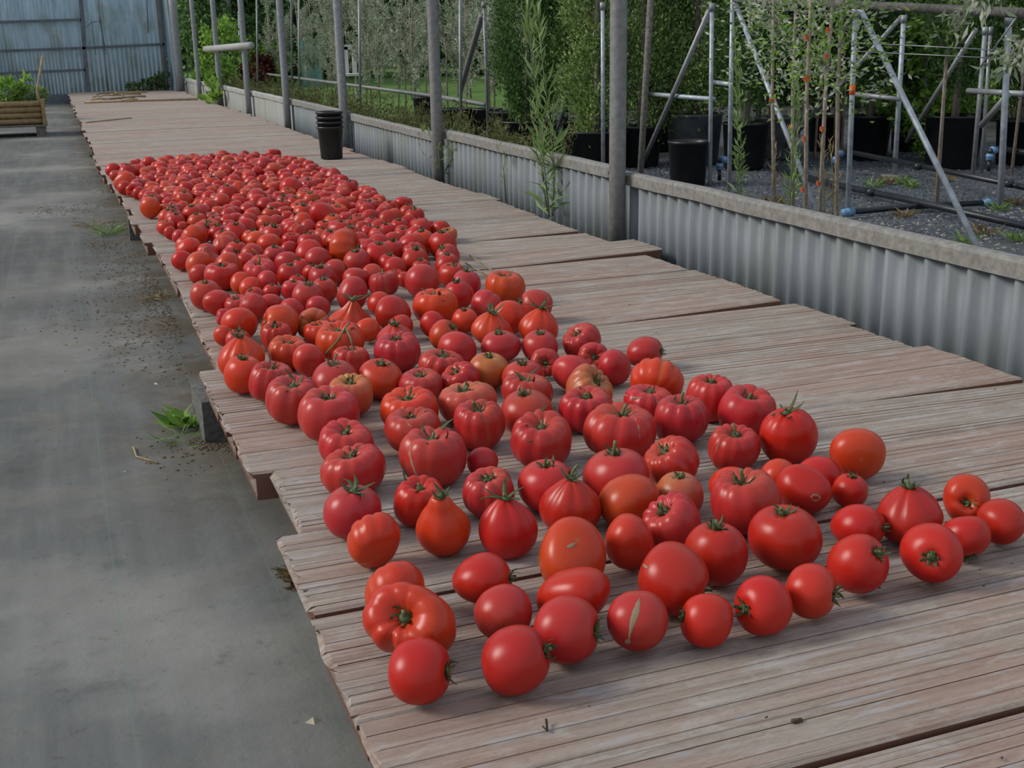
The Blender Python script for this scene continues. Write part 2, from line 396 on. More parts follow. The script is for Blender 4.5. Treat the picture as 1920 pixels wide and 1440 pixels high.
for i in range(len(joints) - 1):
    a, b_ = joints[i], joints[i + 1]
    if i in ends: xl, xr = ends[i]
    else:
        t = min(1, (a[1] - 4.5) / 4)
        xl = (.31 * (1 - t) + .235 * t) + rs.uniform(-.02, .02); xr = 2.045 + rs.uniform(-.04, .04)
    for py in (4.36, 6.82, 9.28, 11.74, 14.2, 16.66, 19.12, 21.6):
        if a[1] - .06 < py < b_[1] + .06: xr = min(xr, 2.045)
    slab(i, a, b_, xl, min(xr, 2.125))

def block(x, y, yaw=0, hollow=True):
    m = MB(); L, Wd, Hh = .40, .20, .108
    V = []; 
    m.box((-.02, 0, 0), (L, Wd, Hh))
    for q in range(6):   # broken rim lumps
        a = rs.uniform(0, L - .05); m.box((a, -.006, rs.uniform(0, .07)), (a + rs.uniform(.02, .05), .0, rs.uniform(.075, .1)))
    o = m.build('support_block', M_BLOCK, deck); o.location = (x, y, GZ); o.rotation_euler[2] = yaw
for (x, y, q) in [(.275, 2.90, .03), (.30, 6.30, -.03), (.30, 10.9, .02), (.26, 14.1, 0), (.26, 18.0, .03), (.30, 1.02, 0), (1.55, 1.02, 0), (1.55, 2.9, 0), (1.55, 6.1, 0), (1.55, 10.4, 0), (1.55, 14.2, 0), (1.55, 18.1, 0), (.95, 4.4, 0), (.95, 8.2, 0), (.95, 12.3, 0), (.95, 16.2, 0), (.95, 20.3, 0)]:
    block(x, y, q)
# a loose brick-red offcut under the gap in the edge, and an end brick by the far edge
# ------------------------------------------------------------------ low side wall of corrugated sheet between the posts
wall = tag(empty('wall_right', (0, 0, 0)), kind='structure')
def corr(name, y0, y1, x, z0, z1, mat, pitch, amp, parent, axis='y', step=None, th=.002, phase=0):
    n_ = max(2, int((y1 - y0) / pitch * (step or 8))); V = []; Fc = []
    for i in range(n_ + 1):
        t = y0 + (y1 - y0) * i / n_; sn = math.sin(2 * PI * t / pitch + phase); d = amp * (1 - 2 * abs(.5 * (1 - sn)) ** 1.7)
        for dx, z in ((0, z0), (0, z1), (th, z1), (th, z0)):
            V.append((x + d + dx, t, z) if axis == 'y' else (t, x + d + dx, z))
    for i in range(n_):
        for e in range(4):
            A = i * 4 + e; B = i * 4 + (e + 1) % 4; Fc.append((A, B, B + 4, A + 4))
    Fc.append((0, 1, 2, 3)); Fc.append(tuple(n_ * 4 + q for q in (3, 2, 1, 0)))
    o = link(name, mesh(name, V, Fc, mat, True), parent); return o
POLES = [4.36, 6.82, 9.28, 11.74, 14.2, 16.66, 19.12, 21.6]
segs = [(1.35, 4.40), (4.46, 6.84), (6.90, 9.30), (9.36, 11.76), (11.82, 14.2), (14.26, 16.68), (16.74, 19.14), (19.2, 21.65)]
ztop = [.262, .272, .243, .255, .25, .235, .222, .21]
for k, ((y0, y1), zt) in enumerate(zip(segs, ztop)):
    if k < 4:
        cuts = [y0, y0 + (y1 - y0) * .52, y1] if k else [1.35, 2.72, 4.14, y1]
        for q in range(len(cuts) - 1):
            corr('corrugated_sheet', cuts[q], cuts[q + 1] + .02, 2.165 + (.004 if q % 2 else 0), GZ - .02, zt - .02, M_GRP, .083, .014, wall, phase=q * 1.1)
    else:
        m = MB(); m.box((2.162, y0, GZ - .02), (2.172, y1, zt - .01)); m.build('flat_board', M_BOARD, wall)
    # rounded batten along the top
    m = MB(); V = []; Fc = []; prof = [(-.022, -.052), (-.024, -.012), (-.016, -.002), (0, .001), (.018, -.002), (.024, -.012), (.022, -.052)]
    nn = 10
    for i in range(nn + 1):
        yy = y0 + (y1 - y0) * i / nn; wob = rs.uniform(-.002, .002)
        for (px, pz) in prof: V.append((2.165 + px + wob, yy, zt + pz + wob))
    kk = len(prof)
    for i in range(nn):
        for j in range(kk):
            A = i * kk + j; B = i * kk + (j + 1) % kk; Fc.append((A, B, B + kk, A + kk))
    Fc.append(tuple(range(kk))[::-1]); Fc.append(tuple(nn * kk + j for j in range(kk)))
    m.add(V, Fc); m.build('top_batten', M_CAP if k < 4 else M_BOARD, wall)
    if k < 4:
        m = MB(); m.box((2.125, y0 + .0, -.10), (2.145, y0 + .02, zt - .03)); m.build('edge_strip', M_BOARD, wall)
        m = MB(); m.box((2.132, y0 + .02, zt - .045), (2.142, y0 + .085, zt - .008)); m.tube([(2.126, y0 + .05, zt - .026), (2.136, y0 + .05, zt - .026)], .008, 6)
        m.build('bracket', M_GALV_D, wall)

# ------------------------------------------------------------------ row of round posts on the deck side of the low wall
pl = ['nearest thick grey round post, bottom tucked behind the deck edge', 'grey round post with weeds at its foot, second from the front', 'grey round post behind the stack of black pots', 'grey round post, next beyond the one behind the black pots', 'grey round post carrying the right end of the short cross pipe', 'grey round post carrying the left end of the short cross pipe', 'grey round post next to the climbing green weed, near the far corner', 'thick corner post where the low wall meets the back wall']
for k, yy in enumerate(POLES):
    r = .034 if k < 7 else .07
    m = MB(); m.lathe([(r, GZ), (r, .4), (r * .99, 1.2), (r, 2.35)], (0, 0, 0), 20)
    root = m.build('round_post', M_GALV_D if k < 2 else M_GALV, None, True, (2.10 if k < 7 else 2.06, yy, 0))
    tag(root, pl[k], 'post', 'round posts along the low wall')
a = on_x(385, 92, 2.03); b_ = on_x(471, 85, 2.03)
m = MB(); m.tube([a, b_], .038, 14); o = m.build('cross_pipe', M_BOARD, None, True); tag(o, 'short pale horizontal pipe fixed across two posts near the far end', 'pipe')

# ------------------------------------------------------------------ back wall
bw = tag(empty('wall_back', (0, 0, 0)), kind='structure')
YB = 22.5
xs = [-6 + i * .68 for i in range(10)] + [.46]
xs = [-6.3, -5.3, -4.3, -3.4, -2.5, -1.6, -.7, .16, .90, 1.86]
for i in range(len(xs) - 1):
    z0 = GZ + .12 if xs[i] < .1 else GZ
    corr('back_sheet', xs[i], xs[i + 1] + .03, YB + (.012 if i % 2 else 0), z0, 2.6, M_BACK, .06 if i < 7 else .075, .006, bw, 'x', 6)
m = MB(); m.box((1.86, YB - .05, GZ), (1.95, YB + .05, 2.6)); m.build('corner_board', M_GALV_D, bw)
m = MB(); m.box((1.97, YB - .9, GZ), (2.03, YB + .03, 2.6)); m.build('side_board', M_BACK, bw)
def rail_back(p, q, name='frame_rail', wd=.045):
    A = on_y(p[0], p[1], YB - .05); B = on_y(q[0], q[1], YB - .05); m = MB()
    d = Vector(B - A).normalized(); nrm = Vector((-d.z, 0, d.x)) * wd / 2
    V = [Vector(A) - nrm, Vector(B) - nrm, Vector(B) + nrm, Vector(A) + nrm]; V = [v + Vector((0, -.02, 0)) for v in V] + [v + Vector((0, .02, 0)) for v in V]
    m.add(V, [(0, 1, 2, 3), (7, 6, 5, 4), (0, 4, 5, 1), (1, 5, 6, 2), (2, 6, 7, 3), (3, 7, 4, 0)]); m.build(name, M_FRAME, bw)
rail_back((-260, 50), (152, 37)); rail_back((-260, 106), (160, 90)); rail_back((-260, 150), (160, 131)); rail_back((162, 90), (308, 83))
rail_back((147, -60), (165, 176), 'frame_post', .07); rail_back((299, -60), (314, 172), 'frame_post', .06)
m = MB(); m.box((-6.3, YB - .04, GZ), (.4, YB + .05, GZ + .14)); m.build('base_plinth', M_FRAME, bw)
# leaning poles in the far corner
for q, (p1, p2, mt_) in enumerate([((309, -10), (334, 174), M_BOARD), ((325, -10), (322, 165), M_FRAME)]):
    m = MB(); m.tube([on_y(*p1, 22.2 - .1 * q), on_y(*p2, 21.9 - .1 * q)], .022, 8); o = m.build('leaning_pole', mt_, None, True)
    tag(o, ['pale thin pole leaning in the far right corner', 'dark thin upright pole in the far right corner'][q], 'pole')
# wires hanging on the back wall
for q, pts in enumerate([[(163, 50), (171, 42), (190, 39), (186, 44)], [(171, 37), (174, 60), (180, 103)], [(185, 30), (190, 50), (199, 102)], [(188, 36), (192, 60), (196, 95)]]):
    m = MB(); m.tube([on_y(x, y, YB - .09 - .012 * q) for x, y in pts], .006, 5); o = m.build('hanging_wire', M_RUST)
    tag(o, ['bent wire loop hanging on the bluish back wall', 'left one of the straight rods hanging on the back wall', 'right one of the straight rods hanging on the back wall', 'thin middle rod hanging on the back wall'][q], 'wire')
m = MB(); m.tube([on_y(275, -6, YB - .05), on_y(278, 62, YB - .05)], .008, 6); o = m.build('rusty_rod', M_RUST); tag(o, 'thin rusty rod running down the right part of the back wall', 'rod')

# ------------------------------------------------------------------ log planter on a pallet
pb = on_z(45, 254, GZ); py = 14.3
pt = empty('log_planter', (0, 0, 0)); tag(pt, 'planter box of stacked round logs full of green plants at the left', 'planter')
x1 = on_y(87, 250, py)[0]; x0 = x1 - 1.5; z0 = GZ + .13
for k in range(4):
    m = MB(); m.tube([(x0, py, z0 + .035 + k * .062), (x1 + .0, py, z0 + .035 + k * .062)], .032, 10); m.build('log', M_LOG, pt, True)
    m = MB(); m.tube([(x0, py + .6, z0 + .035 + k * .062), (x1 + .0, py + .6, z0 + .035 + k * .062)], .032, 10); m.build('log', M_LOG, pt, True)
    m = MB(); m.tube([(x1 - .03, py + .03, z0 + .035 + k * .062), (x1 - .03, py + .57, z0 + .035 + k * .062)], .030, 8); m.build('log', M_LOG, pt, True)
m = MB(); m.box((x0, py + .03, z0 + .02), (x1 - .05, py + .57, z0 + .22)); m.build('soil', M_SOIL, pt)
m = MB(); m.box((x1 - .02, py - .05, z0), (x1 + .02, py - .02, z0 + .27)); m.build('corner_stake', M_LOG, pt)
pal = empty('wooden_pallet', (0, 0, 0)); tag(pal, 'grey wooden pallet on the ground under the log planter', 'pallet')
for k in range(4):
    m = MB(); m.box((x0, py - .06 + k * .2, GZ + .105), (x1 + .02, py + .06 + k * .2, GZ + .128)); m.build('board', M_WOOD, pal)
for a_ in (0, .62, 1.38):
    m = MB(); m.box((x1 - a_ - .10, py - .04, GZ), (x1 - a_, py + .62, GZ + .103)); m.build('bearer', M_WOOD, pal)
st = on_y(85, 225, py); tp = on_y(80, 105, py)
m = MB(); m.tube([(x1 - .02, py + .06, z0), (x1 - .04, py + .06, (z0 + tp[2]) / 2), (tp[0], py + .06, tp[2])], .014, 7); o = m.build('plant_stake', M_CANE, None, True); tag(o, 'thin dry cane standing in the right end of the log planter', 'stake')
def bush(name, c, rad, n_, L, W, mat, label, cat, seed, group=None, stem=True, up=.4, mat2=M_BARK):
    g = np.random.default_rng(seed)
    P = g.normal(size=(n_, 3)); P /= np.linalg.norm(P, axis=1, keepdims=True); rr = g.uniform(.25, 1, (n_, 1)) ** .5
    P = P * rr * np.array(rad) ; D = P / np.array(rad) + g.normal(size=(n_, 3)) * .6 + np.array([0, 0, up])
    P[:, 2] += rad[2]
    root = empty(name, tuple(c)); tag(root, label, cat, group)
    link('foliage', leaf_mesh('foliage', P, D, g.uniform(.7, 1.2, n_) * L, g.uniform(.7, 1.2, n_) * W, mat, g), root)
    if stem:
        m = MB()
        for q in range(5):
            a = g.uniform(0, 6.28); m.tube([(0, 0, 0), (math.cos(a) * rad[0] * .25, math.sin(a) * rad[1] * .25, rad[2] * .6), (math.cos(a) * rad[0] * .6, math.sin(a) * rad[1] * .6, rad[2] * 1.4)], [.012, .008, .004], 5)
        m.build('stem', mat2, root, True)
    return root
zs = z0 + .21
bush('leafy_plant', (on_y(15, 212, py + .3)[0], py + .3, zs), (.20, .17, .14), 420, .07, .035, L_GREEN, 'bushy green plant at the left end of the log planter', 'plant', 11)
bush('leafy_plant', (on_y(62, 210, py + .3)[0], py + .3, zs), (.18, .16, .09), 420, .06, .02, L_WEED, 'low feathery green plant at the right end of the log planter', 'plant', 12)
c0 = on_y(50, 212, py + .25); c1 = on_y(46, 145, py + .25)
root = empty('seedling', (c0[0], c0[1], zs)); tag(root, 'tall thin young tree seedling with a few leaves in the log planter', 'plant')
hh = c1[2] - zs
m = MB(); m.tube([(0, 0, 0), (.01, 0, hh * .5), (c1[0] - c0[0], 0, hh)], .005, 5); m.build('stem', M_BARK, root)
g = np.random.default_rng(3); n_ = 26; tt = np.r_[g.uniform(.85, 1.0, 13), g.uniform(.25, .45, 13)]; P = np.stack([(c1[0] - c0[0]) * tt, 0 * tt, hh * tt], 1)
link('foliage', leaf_mesh('foliage', P, g.normal(size=(n_, 3)) * [1, 1, .5] + [0, 0, .35], .12, .035, L_GREEN, g), root)

# ------------------------------------------------------------------ canes lying at the far end of the deck
cane_lab = ['long straight dry cane lying right across the far deck']
A = on_z(158, 192, .012); B = on_z(371, 186, .012)
m = MB(); m.tube([A, (A + B) / 2 + [0, .1, .0], B], .014, 7); o = m.build('cane', M_CANE, None, True); tag(o, cane_lab[0], 'cane')
A = on_z(160, 229.5, .006); B = on_z(247, 221, .006)
m = MB(); m.tube([A, B], .006, 6); o = m.build('thin_stick', M_STRAW, None, True); tag(o, 'thin straight stick lying alone on the left of the far deck', 'stick')
for k in range(16):
    cx, cy = rs.uniform(170, 235), rs.uniform(176, 189); A = on_z(cx, cy, .015 + .012 * (k % 3)); L = rs.uniform(.25, .6); a = rs.uniform(-.7, .5)
    if k % 5 == 4: a += 1.2
    B = A + np.array([math.cos(a) * L * .8, math.sin(a) * L * 1.6, rs.uniform(-.003, .02)])
    m = MB(); m.tube([A, (A + B) / 2 + [0, 0, .01], B], rs.uniform(.008, .016), 6); o = m.build('cane_piece', rs.choice([M_CANE, M_WOOD, M_STRAW]), None, True)
    tag(o, 'short dry cane piece in the loose heap at the far end', 'cane', 'cane pieces heaped at the far end of the deck')

# ------------------------------------------------------------------ stack of black nursery pots
pc = on_z(627, 299, 0); 
def pot_mesh(r0, r1, h, rim=.012, th=.004, n=32, lip=.012, slots=True):
    m = MB()
    m.lathe([(r0 * .9, 0), (r0, .004), (r0 + (r1 - r0) * .93, h - lip * 1.6), (r1 + .001, h - lip * 1.6), (r1 + rim * .6, h - lip), (r1 + rim * .6, h - .002), (r1 + rim * .3, h), (r1 - th, h), (r1 - th * 1.5, h - .03), (r0 - th, .006)], (0, 0, 0), n, cap0=True, cap1=True)
    return m
for k in range(4):
    z = .001 + k * .0335
    m = pot_mesh(.075, .088, .222, .012); 
    if k == 0: pass
    o = m.build('nursery_pot', M_POT, None, True); o.location = (pc[0], pc[1] + .08, z)
    o.scale = (1, 1, 1)
    if k == 0:
        for q in range(8):
            a = q * PI / 4 + .2; mm = MB(); mm.box((-.004, -.003, .003), (.004, .002, .022)); s_ = mm.build('drain_slot', M_DARK, o); s_.location = (math.cos(a) * .0757, math.sin(a) * .0757, 0); s_.rotation_euler[2] = a + PI / 2
    tag(o, ['bottom pot of the black stack on the deck', 'second pot from the bottom of the black stack', 'third pot from the bottom of the black stack', 'topmost pot of the black stack on the deck'][k], 'pot', 'stacked black nursery pots')

# ------------------------------------------------------------------ pipe frames of the yard beyond the wall
def post(px0, px1, mat=M_GALV_B, r=.0140, label='', plate=True, zt=None, name='frame_post', tape=None, sp_=None):
    b0 = on_z(px0[0], px0[1], GZ); d = ray(*px1); t = math.hypot(b0[0], b0[1]) / math.hypot(d[0], d[1]); p1 = CAM + d * t
    m = MB(); m.tube([b0, p1], r, 12); o = m.build(name, mat, None, True); tag(o, label, 'post')
    if plate:
        m = MB(); m.box((b0[0] - .07, b0[1] - .06, GZ - .002), (b0[0] + .09, b0[1] + .06, GZ + .008)); m.build('foot_plate', M_CAP, o)
    if tape:
        q = b0 + (p1 - b0) * tape; v = (p1 - b0) / np.linalg.norm(p1 - b0); m = MB(); m.tube([q - v * .025, q + v * .025], r + .002, 12); m.build('orange_tape', M_ORANGE, o, True)
    # clamp collar at the top
    v = (p1 - b0) / np.linalg.norm(p1 - b0); m = MB(); m.tube([p1 - v * .05, p1], r + .006, 10); m.build('clamp', M_GALV, o, True)
    return b0, p1
A0, A1 = post((1589, 408), (1604, 14), label='tall bright metal post with orange tape, standing before the big pots', tape=.62)
B0, B1 = post((1367, 360), (1374, -40), label='metal post just left of the orange-tagged saplings', plate=False)
C0, C1 = post((1331, 348), (1335, 6), label='metal post standing in front of the gravel beside the lone black pot', plate=False)
D0, D1 = post((916, 268), (907, 4), M_GALV, label='metal post with the ends of the long low rail, behind the weeds', plate=False)
E0, E1 = post((1677, 330), (1695, 28), r=.017, label='metal post in the middle of the second row, left of the large round pot')
G0, G1 = post((1824, 330), (1848, 50), M_GALV, .016, label='slightly leaning metal post right of the large round pot', plate=False)
G0, G1 = post((1840, 325), (1858, 50), M_GALV, .013, label='thin leaning rod beside the leaning metal post', plate=False, name='thin_rod')
Fo, F1 = post((1875, 388), (1892, 30), r=.018, label='metal post at the right edge behind the blue pipe elbow', plate=False)
post((1131, 330), (1130, 4), label='metal post directly left of the nearest thick round post', plate=False)
post((864, 270), (863, -30), M_GALV, .016, 'thin grey post left of the metal post with rail ends', False)
post((676, 232), (673, -30), M_GALV, .016, 'thin grey post right of the one behind the black pots', False)
post((561, 196), (560, -20), M_GALV, .016, 'thin post in front of the teal sheeting', False)
post((548, 190), (546, -20), M_FRAME, .016, 'darker thin post beside the teal sheeting', False)
post((483, 178), (481, -20), M_GALV, .016, 'thin post near the dark red shrub', False)
post((452, 172), (447, 22), M_GALV_B, .015, 'pale thin post behind the short cross pipe', False)
post((352, 150), (350, -20), M_GALV, .016, 'thin post behind the farthest part of the low wall', False)
post((386, 160), (384, -20), M_GALV, .016, 'thin post between the two farthest round posts', False)
post((429, 166), (427, -20), M_GALV, .016, 'thin post in front of the dark hedge, far left', False)
b0 = on_x(1201, 322, 2.9); b1 = on_x(1221, -20, 2.9)
v = (b1 - b0); b0 = b0 - v * ((b0[2] - GZ) / v[2]); m = MB(); m.tube([b0, b1], .017, 10); o = m.build('leaning_post', M_RUST, None, True); tag(o, 'thin brown leaning post just right of the nearest thick post', 'post')

def bar(p, q, X0, X1, mat, r, label, name='frame_brace', toground=False, mid=None, cat='pipe'):
    a = on_x(*p, X0) if X0 is not None else on_z(*p, GZ); b_ = on_x(*q, X1) if X1 is not None else on_z(*q, GZ + r)
    pts = [a, b_] if mid is None else [a] + mid + [b_]
    m = MB(); m.tube(pts, r, 10); o = m.build(name, mat, None, True); tag(o, label, cat); return a, b_, o
xA = A0[0]
bar((1612, 16), (1840, 478), A1[0] - .04, None, M_GALV_B, .0145, 'bright diagonal brace running from the orange-taped post down to the right')
bar((1378, 6), (1532, 395), B1[0], None, M_GALV_B, .0145, 'bright diagonal brace passing behind the orange-tagged saplings')
bar((1134, 18), (1040, 255), 3.95, 3.98, M_GALV, .018, 'diagonal brace falling left from the post beside the thick post')
bar((1330, 20), (1200, 318), C1[0] + .05, 4.1, M_GALV, .018, 'diagonal brace falling left towards the brown leaning post')
bar((1690, 32), (1470, 275), E1[0] + .04, 5.2, M_GALV, .016, 'diagonal brace falling left from the middle post of the second row')
bar((1830, 55), (1700, 265), 5.6, 5.8, M_GALV, .016, 'diagonal brace crossing in front of the bright green bush')
bar((1890, 178), (1840, 235), 5.3, 5.5, M_GALV, .02, 'short diagonal brace at the right edge')
bar((903, 30), (862, 175), D1[0], 4.1, M_GALV_D, .028, 'dark slanted pipe beside the post with the rail ends')
bar((1378, -2), (1990, 28), 3.9, 3.55, M_RUST, .020, 'rusty horizontal pipe across the upper right corner', 'top_rail')
bar((480, 136), (812, 180), 3.88, 3.88, M_GALV_D, .022, 'long low rail seen over the heath plants, left section', 'low_rail')
bar((812, 180), (910, 196), 3.88, 3.86, M_GALV_D, .022, 'low rail section ending at the metal post behind the weeds', 'low_rail')
bar((1020, 162), (1078, 166), 4.4, 4.35, M_GALV_B, .016, 'low rail piece left of the big conifer', 'low_rail')
bar((1140, 170), (1338, 186), 4.3, 4.02, M_GALV_B, .016, 'pale low rail joining the posts in front of the conifers', 'low_rail')
bar((1338, 154), (1368, 158), 4.25, 4.15, M_GALV_B, .015, 'short pale rail between the two posts beside the thin weed', 'low_rail')
bar((1600, 176), (1686, 186), 5.2, 5.28, M_GALV, .016, 'low rail between the taped post and the middle post', 'low_rail')
bar((1815, 170), (1920, 176), 5.6, 5.5, M_GALV, .018, 'low rail at the right edge', 'low_rail')
bar((1368, 20), (1600, 20), 3.88, 3.86, M_WIRE, .003, 'upper thin wire between the two tall posts', 'wire', cat='wire')
for q, (p1, p2) in enumerate([((1600, 96), (1885, 110)), ((1606, 80), (1890, 95)), ((1015, 83), (1370, 77))]):
    bar(p1, p2, 4.3, 4.6, M_WIRE, .003, ['lower thin wire stretched to the right edge', 'upper thin wire stretched to the right edge', 'thin wire stretched in front of the conifers'][q], 'wire', cat='wire')
bar((1828, 140), (1915, 20), 4.3, 4.3, M_WIRE, .004, 'thin slanted cord at the upper right', 'wire', cat='wire')

# black irrigation pipes
def wpipe(pix, label, r=.022, zz=None, couplers=()):
    pts = []
    for (x, y, z) in pix: pts.append(on_z(x, y, z))
    m = MB(); m.tube(pts, r, 10); o = m.build('water_pipe', M_PIPE, None, True); tag(o, label, 'pipe')
    for cpt in couplers:
        p = on_z(*cpt[:3]); d = Vector(pts[-1] - pts[0]).normalized(); m = MB(); m.tube([Vector(p) - d * .03, Vector(p) + d * .03], r + .006, 10); m.build('collar', M_PIPE, o, True)
    return o
wpipe([(1594, 285, -.04), (1760, 318, -.05), (1950, 357, -.06)], 'upper black water pipe running from the taped post to the right edge', .017, couplers=[(1720, 312, -.05), (1890, 344, -.05)])
wpipe([(1440, 312, -.14), (1560, 345, -.13), (1700, 374, -.12), (1950, 430, -.12)], 'long sagging black water pipe lying nearest to the low wall', .019, couplers=[(1632, 360, -.12)])
wpipe([(1590, 398, -.14), (1700, 388, -.14), (1850, 380, -.14)], 'short black water pipe on the ground between two blue fittings', .016)
wpipe([(1872, 278, -.02), (1950, 290, -.02)], 'short black water pipe leaving the blue elbow at the right edge', .02)
def fitting(p, z, label, down=True):
    c = on_z(p[0], p[1], z); root = empty('pipe_elbow', tuple(c)); tag(root, label, 'pipe fitting'); root.scale = (.68, .68, .68)
    m = MB(); m.tube([(.01, .0, 0), (.07, 0, 0)], .034, 12); m.tube([(.02, 0, 0), (.03, 0, 0)], .039, 12); m.build('blue_collar', M_BLUE, root, True)
    if down:
        m = MB(); m.tube([(0, 0, -.03), (0, 0, -.095)], .034, 12); m.tube([(0, 0, -.05), (0, 0, -.06)], .039, 12); m.build('blue_collar', M_BLUE, root, True)
    m = MB(); m.tube([(.03, 0, 0), (.004, 0, -.004), (0, 0, -.03)], .028, 12); m.build('elbow', M_PIPE, root, True)
    if down:
        m = MB(); m.tube([(0, 0, -.09), (0, 0, -.2)], .018, 8); m.build('riser', M_PIPE, root, True)
fitting((1857, 282), .02, 'blue and black pipe elbow at the right edge')
fitting((1568, 288), -.02, 'blue and black pipe elbow left of the taped post')
fitting((1350, 300), -.02, 'blue and black pipe elbow between the two left posts')
for (p, l) in (((1590, 398), 'small blue fitting at the foot of the taped post'), ((1853, 380), 'small blue fitting on the ground at the right')):
    c = on_z(p[0], p[1], GZ + .03); m = MB(); m.tube([c - [.035, 0, 0], c + [.035, 0, 0]], .020, 12); m.tube([c - [.01, 0, 0], c + [.01, 0, 0]], .024, 12); o = m.build('pipe_fitting', M_BLUE, None, True); tag(o, l, 'pipe fitting')

# ------------------------------------------------------------------ plants of the yard
def unit(g, n_):
    v = g.normal(size=(n_, 3)); return v / np.linalg.norm(v, axis=1, keepdims=True)
def conifer_mesh(hh, rad, n_, mat, seed, base=.05):
    g = np.random.default_rng(seed); 
    # bunches of sprays make a lumpy column
    nb = 90; bz = g.uniform(0, 1, nb); ba = g.uniform(0, 6.28, nb); br = rad * (.55 + .45 * g.random(nb)) * np.minimum(1, .55 + bz * 3) * np.clip((1.08 - bz) * 2.2, .15, 1)
    bc = np.stack([np.cos(ba) * br, np.sin(ba) * br, bz * hh], 1)
    k = g.integers(0, nb, n_); P = bc[k] + g.normal(size=(n_, 3)) * [rad * .17, rad * .17, .085]
    D = np.stack([P[:, 0], P[:, 1], np.zeros(n_)], 1); D /= (np.linalg.norm(D, axis=1, keepdims=True) + 1e-6); D = D * .8 + g.normal(size=(n_, 3)) * .45 + [0, 0, .9]
    return leaf_mesh('conifer_foliage', P, D, g.uniform(.016, .040, n_), g.uniform(.013, .024, n_), mat, g, .15)
CONI = [conifer_mesh(2.0, .26, 22000, L_CYP, 1), conifer_mesh(2.0, .26, 20000, L_CYPD, 2), conifer_mesh(2.0, .30, 24000, L_CYP, 3)]
def potted(px, py, wpx, hpx, label, lab_tree, variant=0, tree_r=1.0, mat=M_POT, base_h=.25, kind='conifer', zoff=0, cone=True, n_=24):
    c = on_z(px, py, GZ); s = F / depth(c); r = wpx / s / 2; h = hpx / s / .93
    m = pot_mesh(r * .82, r * .95, h, r * .07, n=n_); o = m.build('large_pot', mat, None, True); 
    d = np.array([c[0], c[1], 0]) / math.hypot(c[0], c[1]) * r * .8; o.location = (c[0] + d[0], c[1] + d[1], GZ + .002); tag(o, label, 'pot')
    mm = MB(); mm.lathe([(r * .80, h - .05), (r * .5, h - .035), (.01, h - .03)], (0, 0, 0), 16, cap0=False); mm.build('soil', M_SOIL, o, True)
    if cone:
        t = empty('potted_conifer', (c[0] + d[0], c[1] + d[1], GZ + h - .06)); tag(t, lab_tree, 'tree')
        f = link('foliage', CONI[variant], t, (0, 0, base_h)); f.scale = (tree_r, tree_r, 1); f.rotation_euler[2] = px * .37
        mm = MB(); mm.tube([(0, 0, 0), (.01, 0, .6), (0, .01, 1.8)], [.03, .022, .01], 8); mm.build('trunk', M_BARK, t, True)
    return o
potted(1118, 318, 150, 64, 'wide black pot right behind the low wall, left of the thick post', 'tall green conifer in the wide black pot left of the thick post', 0, 1.0, base_h=.05)
potted(1200, 315, 84, 70, 'black pot hidden partly by the thick post and brown post', 'slim green conifer just right of the thick round post', 0, .75, base_h=.0)
potted(990, 300, 120, 65, 'low black pot behind the tall weed', 'dark conifer behind the tall weed', 1, .95, base_h=.1)
potted(1300, 310, 110, 86, 'dusty grey pot behind the lone black pot', 'large pale green conifer behind the post beside the black pot', 2, 1.25, M_POTG, base_h=.05)
potted(1289, 350, 80, 76, 'small black pot standing alone on the gravel, no plant', '', 0, 1, cone=False)
potted(1395, 320, 90, 80, 'black pot behind the thin plumed weed', 'dark conifer behind the thin plumed weed', 1, 1.0)
potted(1235, 285, 80, 60, 'black pot deep in the shade between the conifers', 'dark conifer deep between the conifers', 1, 1.0)
potted(1450, 300, 80, 72, 'grey pot behind the orange-tagged saplings', 'dark conifer behind the orange-tagged saplings', 1, 1.0, M_POTG)
potted(1625, 302, 82, 76, 'black pot with a bare trunk behind the orange-taped post', 'conifer with a bare trunk behind the orange-taped post', 1, .55, base_h=.35)
potted(1782, 318, 112, 90, 'big round black pot right of the crossing braces', 'conifer with a thick bare trunk in the big round pot', 1, .8, base_h=.3)
potted(1905, 310, 90, 76, 'black pot cut off by the right edge', 'conifer cut off by the right edge', 1, .9)
potted(1700, 285, 70, 60, 'black pot in the shade left of the big round pot', 'dark conifer in the shade left of the big round pot', 1, .8)
potted(1545, 285, 70, 60, 'black pot in the shade behind the tagged saplings', 'dark conifer in the shade behind the tagged saplings', 1, .9)
for (x_, y_, w__, lb_) in [(858, 262, 70, 'dark pot under the silvery saplings behind the second post'), (915, 262, 60, 'dark pot behind the post with the rail ends'), (955, 268, 80, 'broad dark pot left of the tall weed'), (800, 240, 50, 'dark pot low behind the heath strip')]:
    potted(x_, y_, w__, 52, lb_, '', cone=False)
potted(1060, 285, 80, 50, 'black pot in the back row left of the wide black pot', 'pale conifer in the back row left of the wide pot', 2, .8)

def round_tree_mesh(rad, hgt, n_, L, W, mat, seed, clumps=60):
    g = np.random.default_rng(seed); bc = unit(g, clumps) * g.uniform(.3, 1, (clumps, 1)) ** .5 * np.array([rad, rad, hgt / 2]) + [0, 0, hgt / 2]
    k = g.integers(0, clumps, n_); P = bc[k] + g.normal(size=(n_, 3)) * rad * .13; D = g.normal(size=(n_, 3)) + [0, 0, .3]
    return leaf_mesh('tree_foliage', P, D, g.uniform(.7, 1.2, n_) * L, g.uniform(.7, 1.2, n_) * W, mat, g)
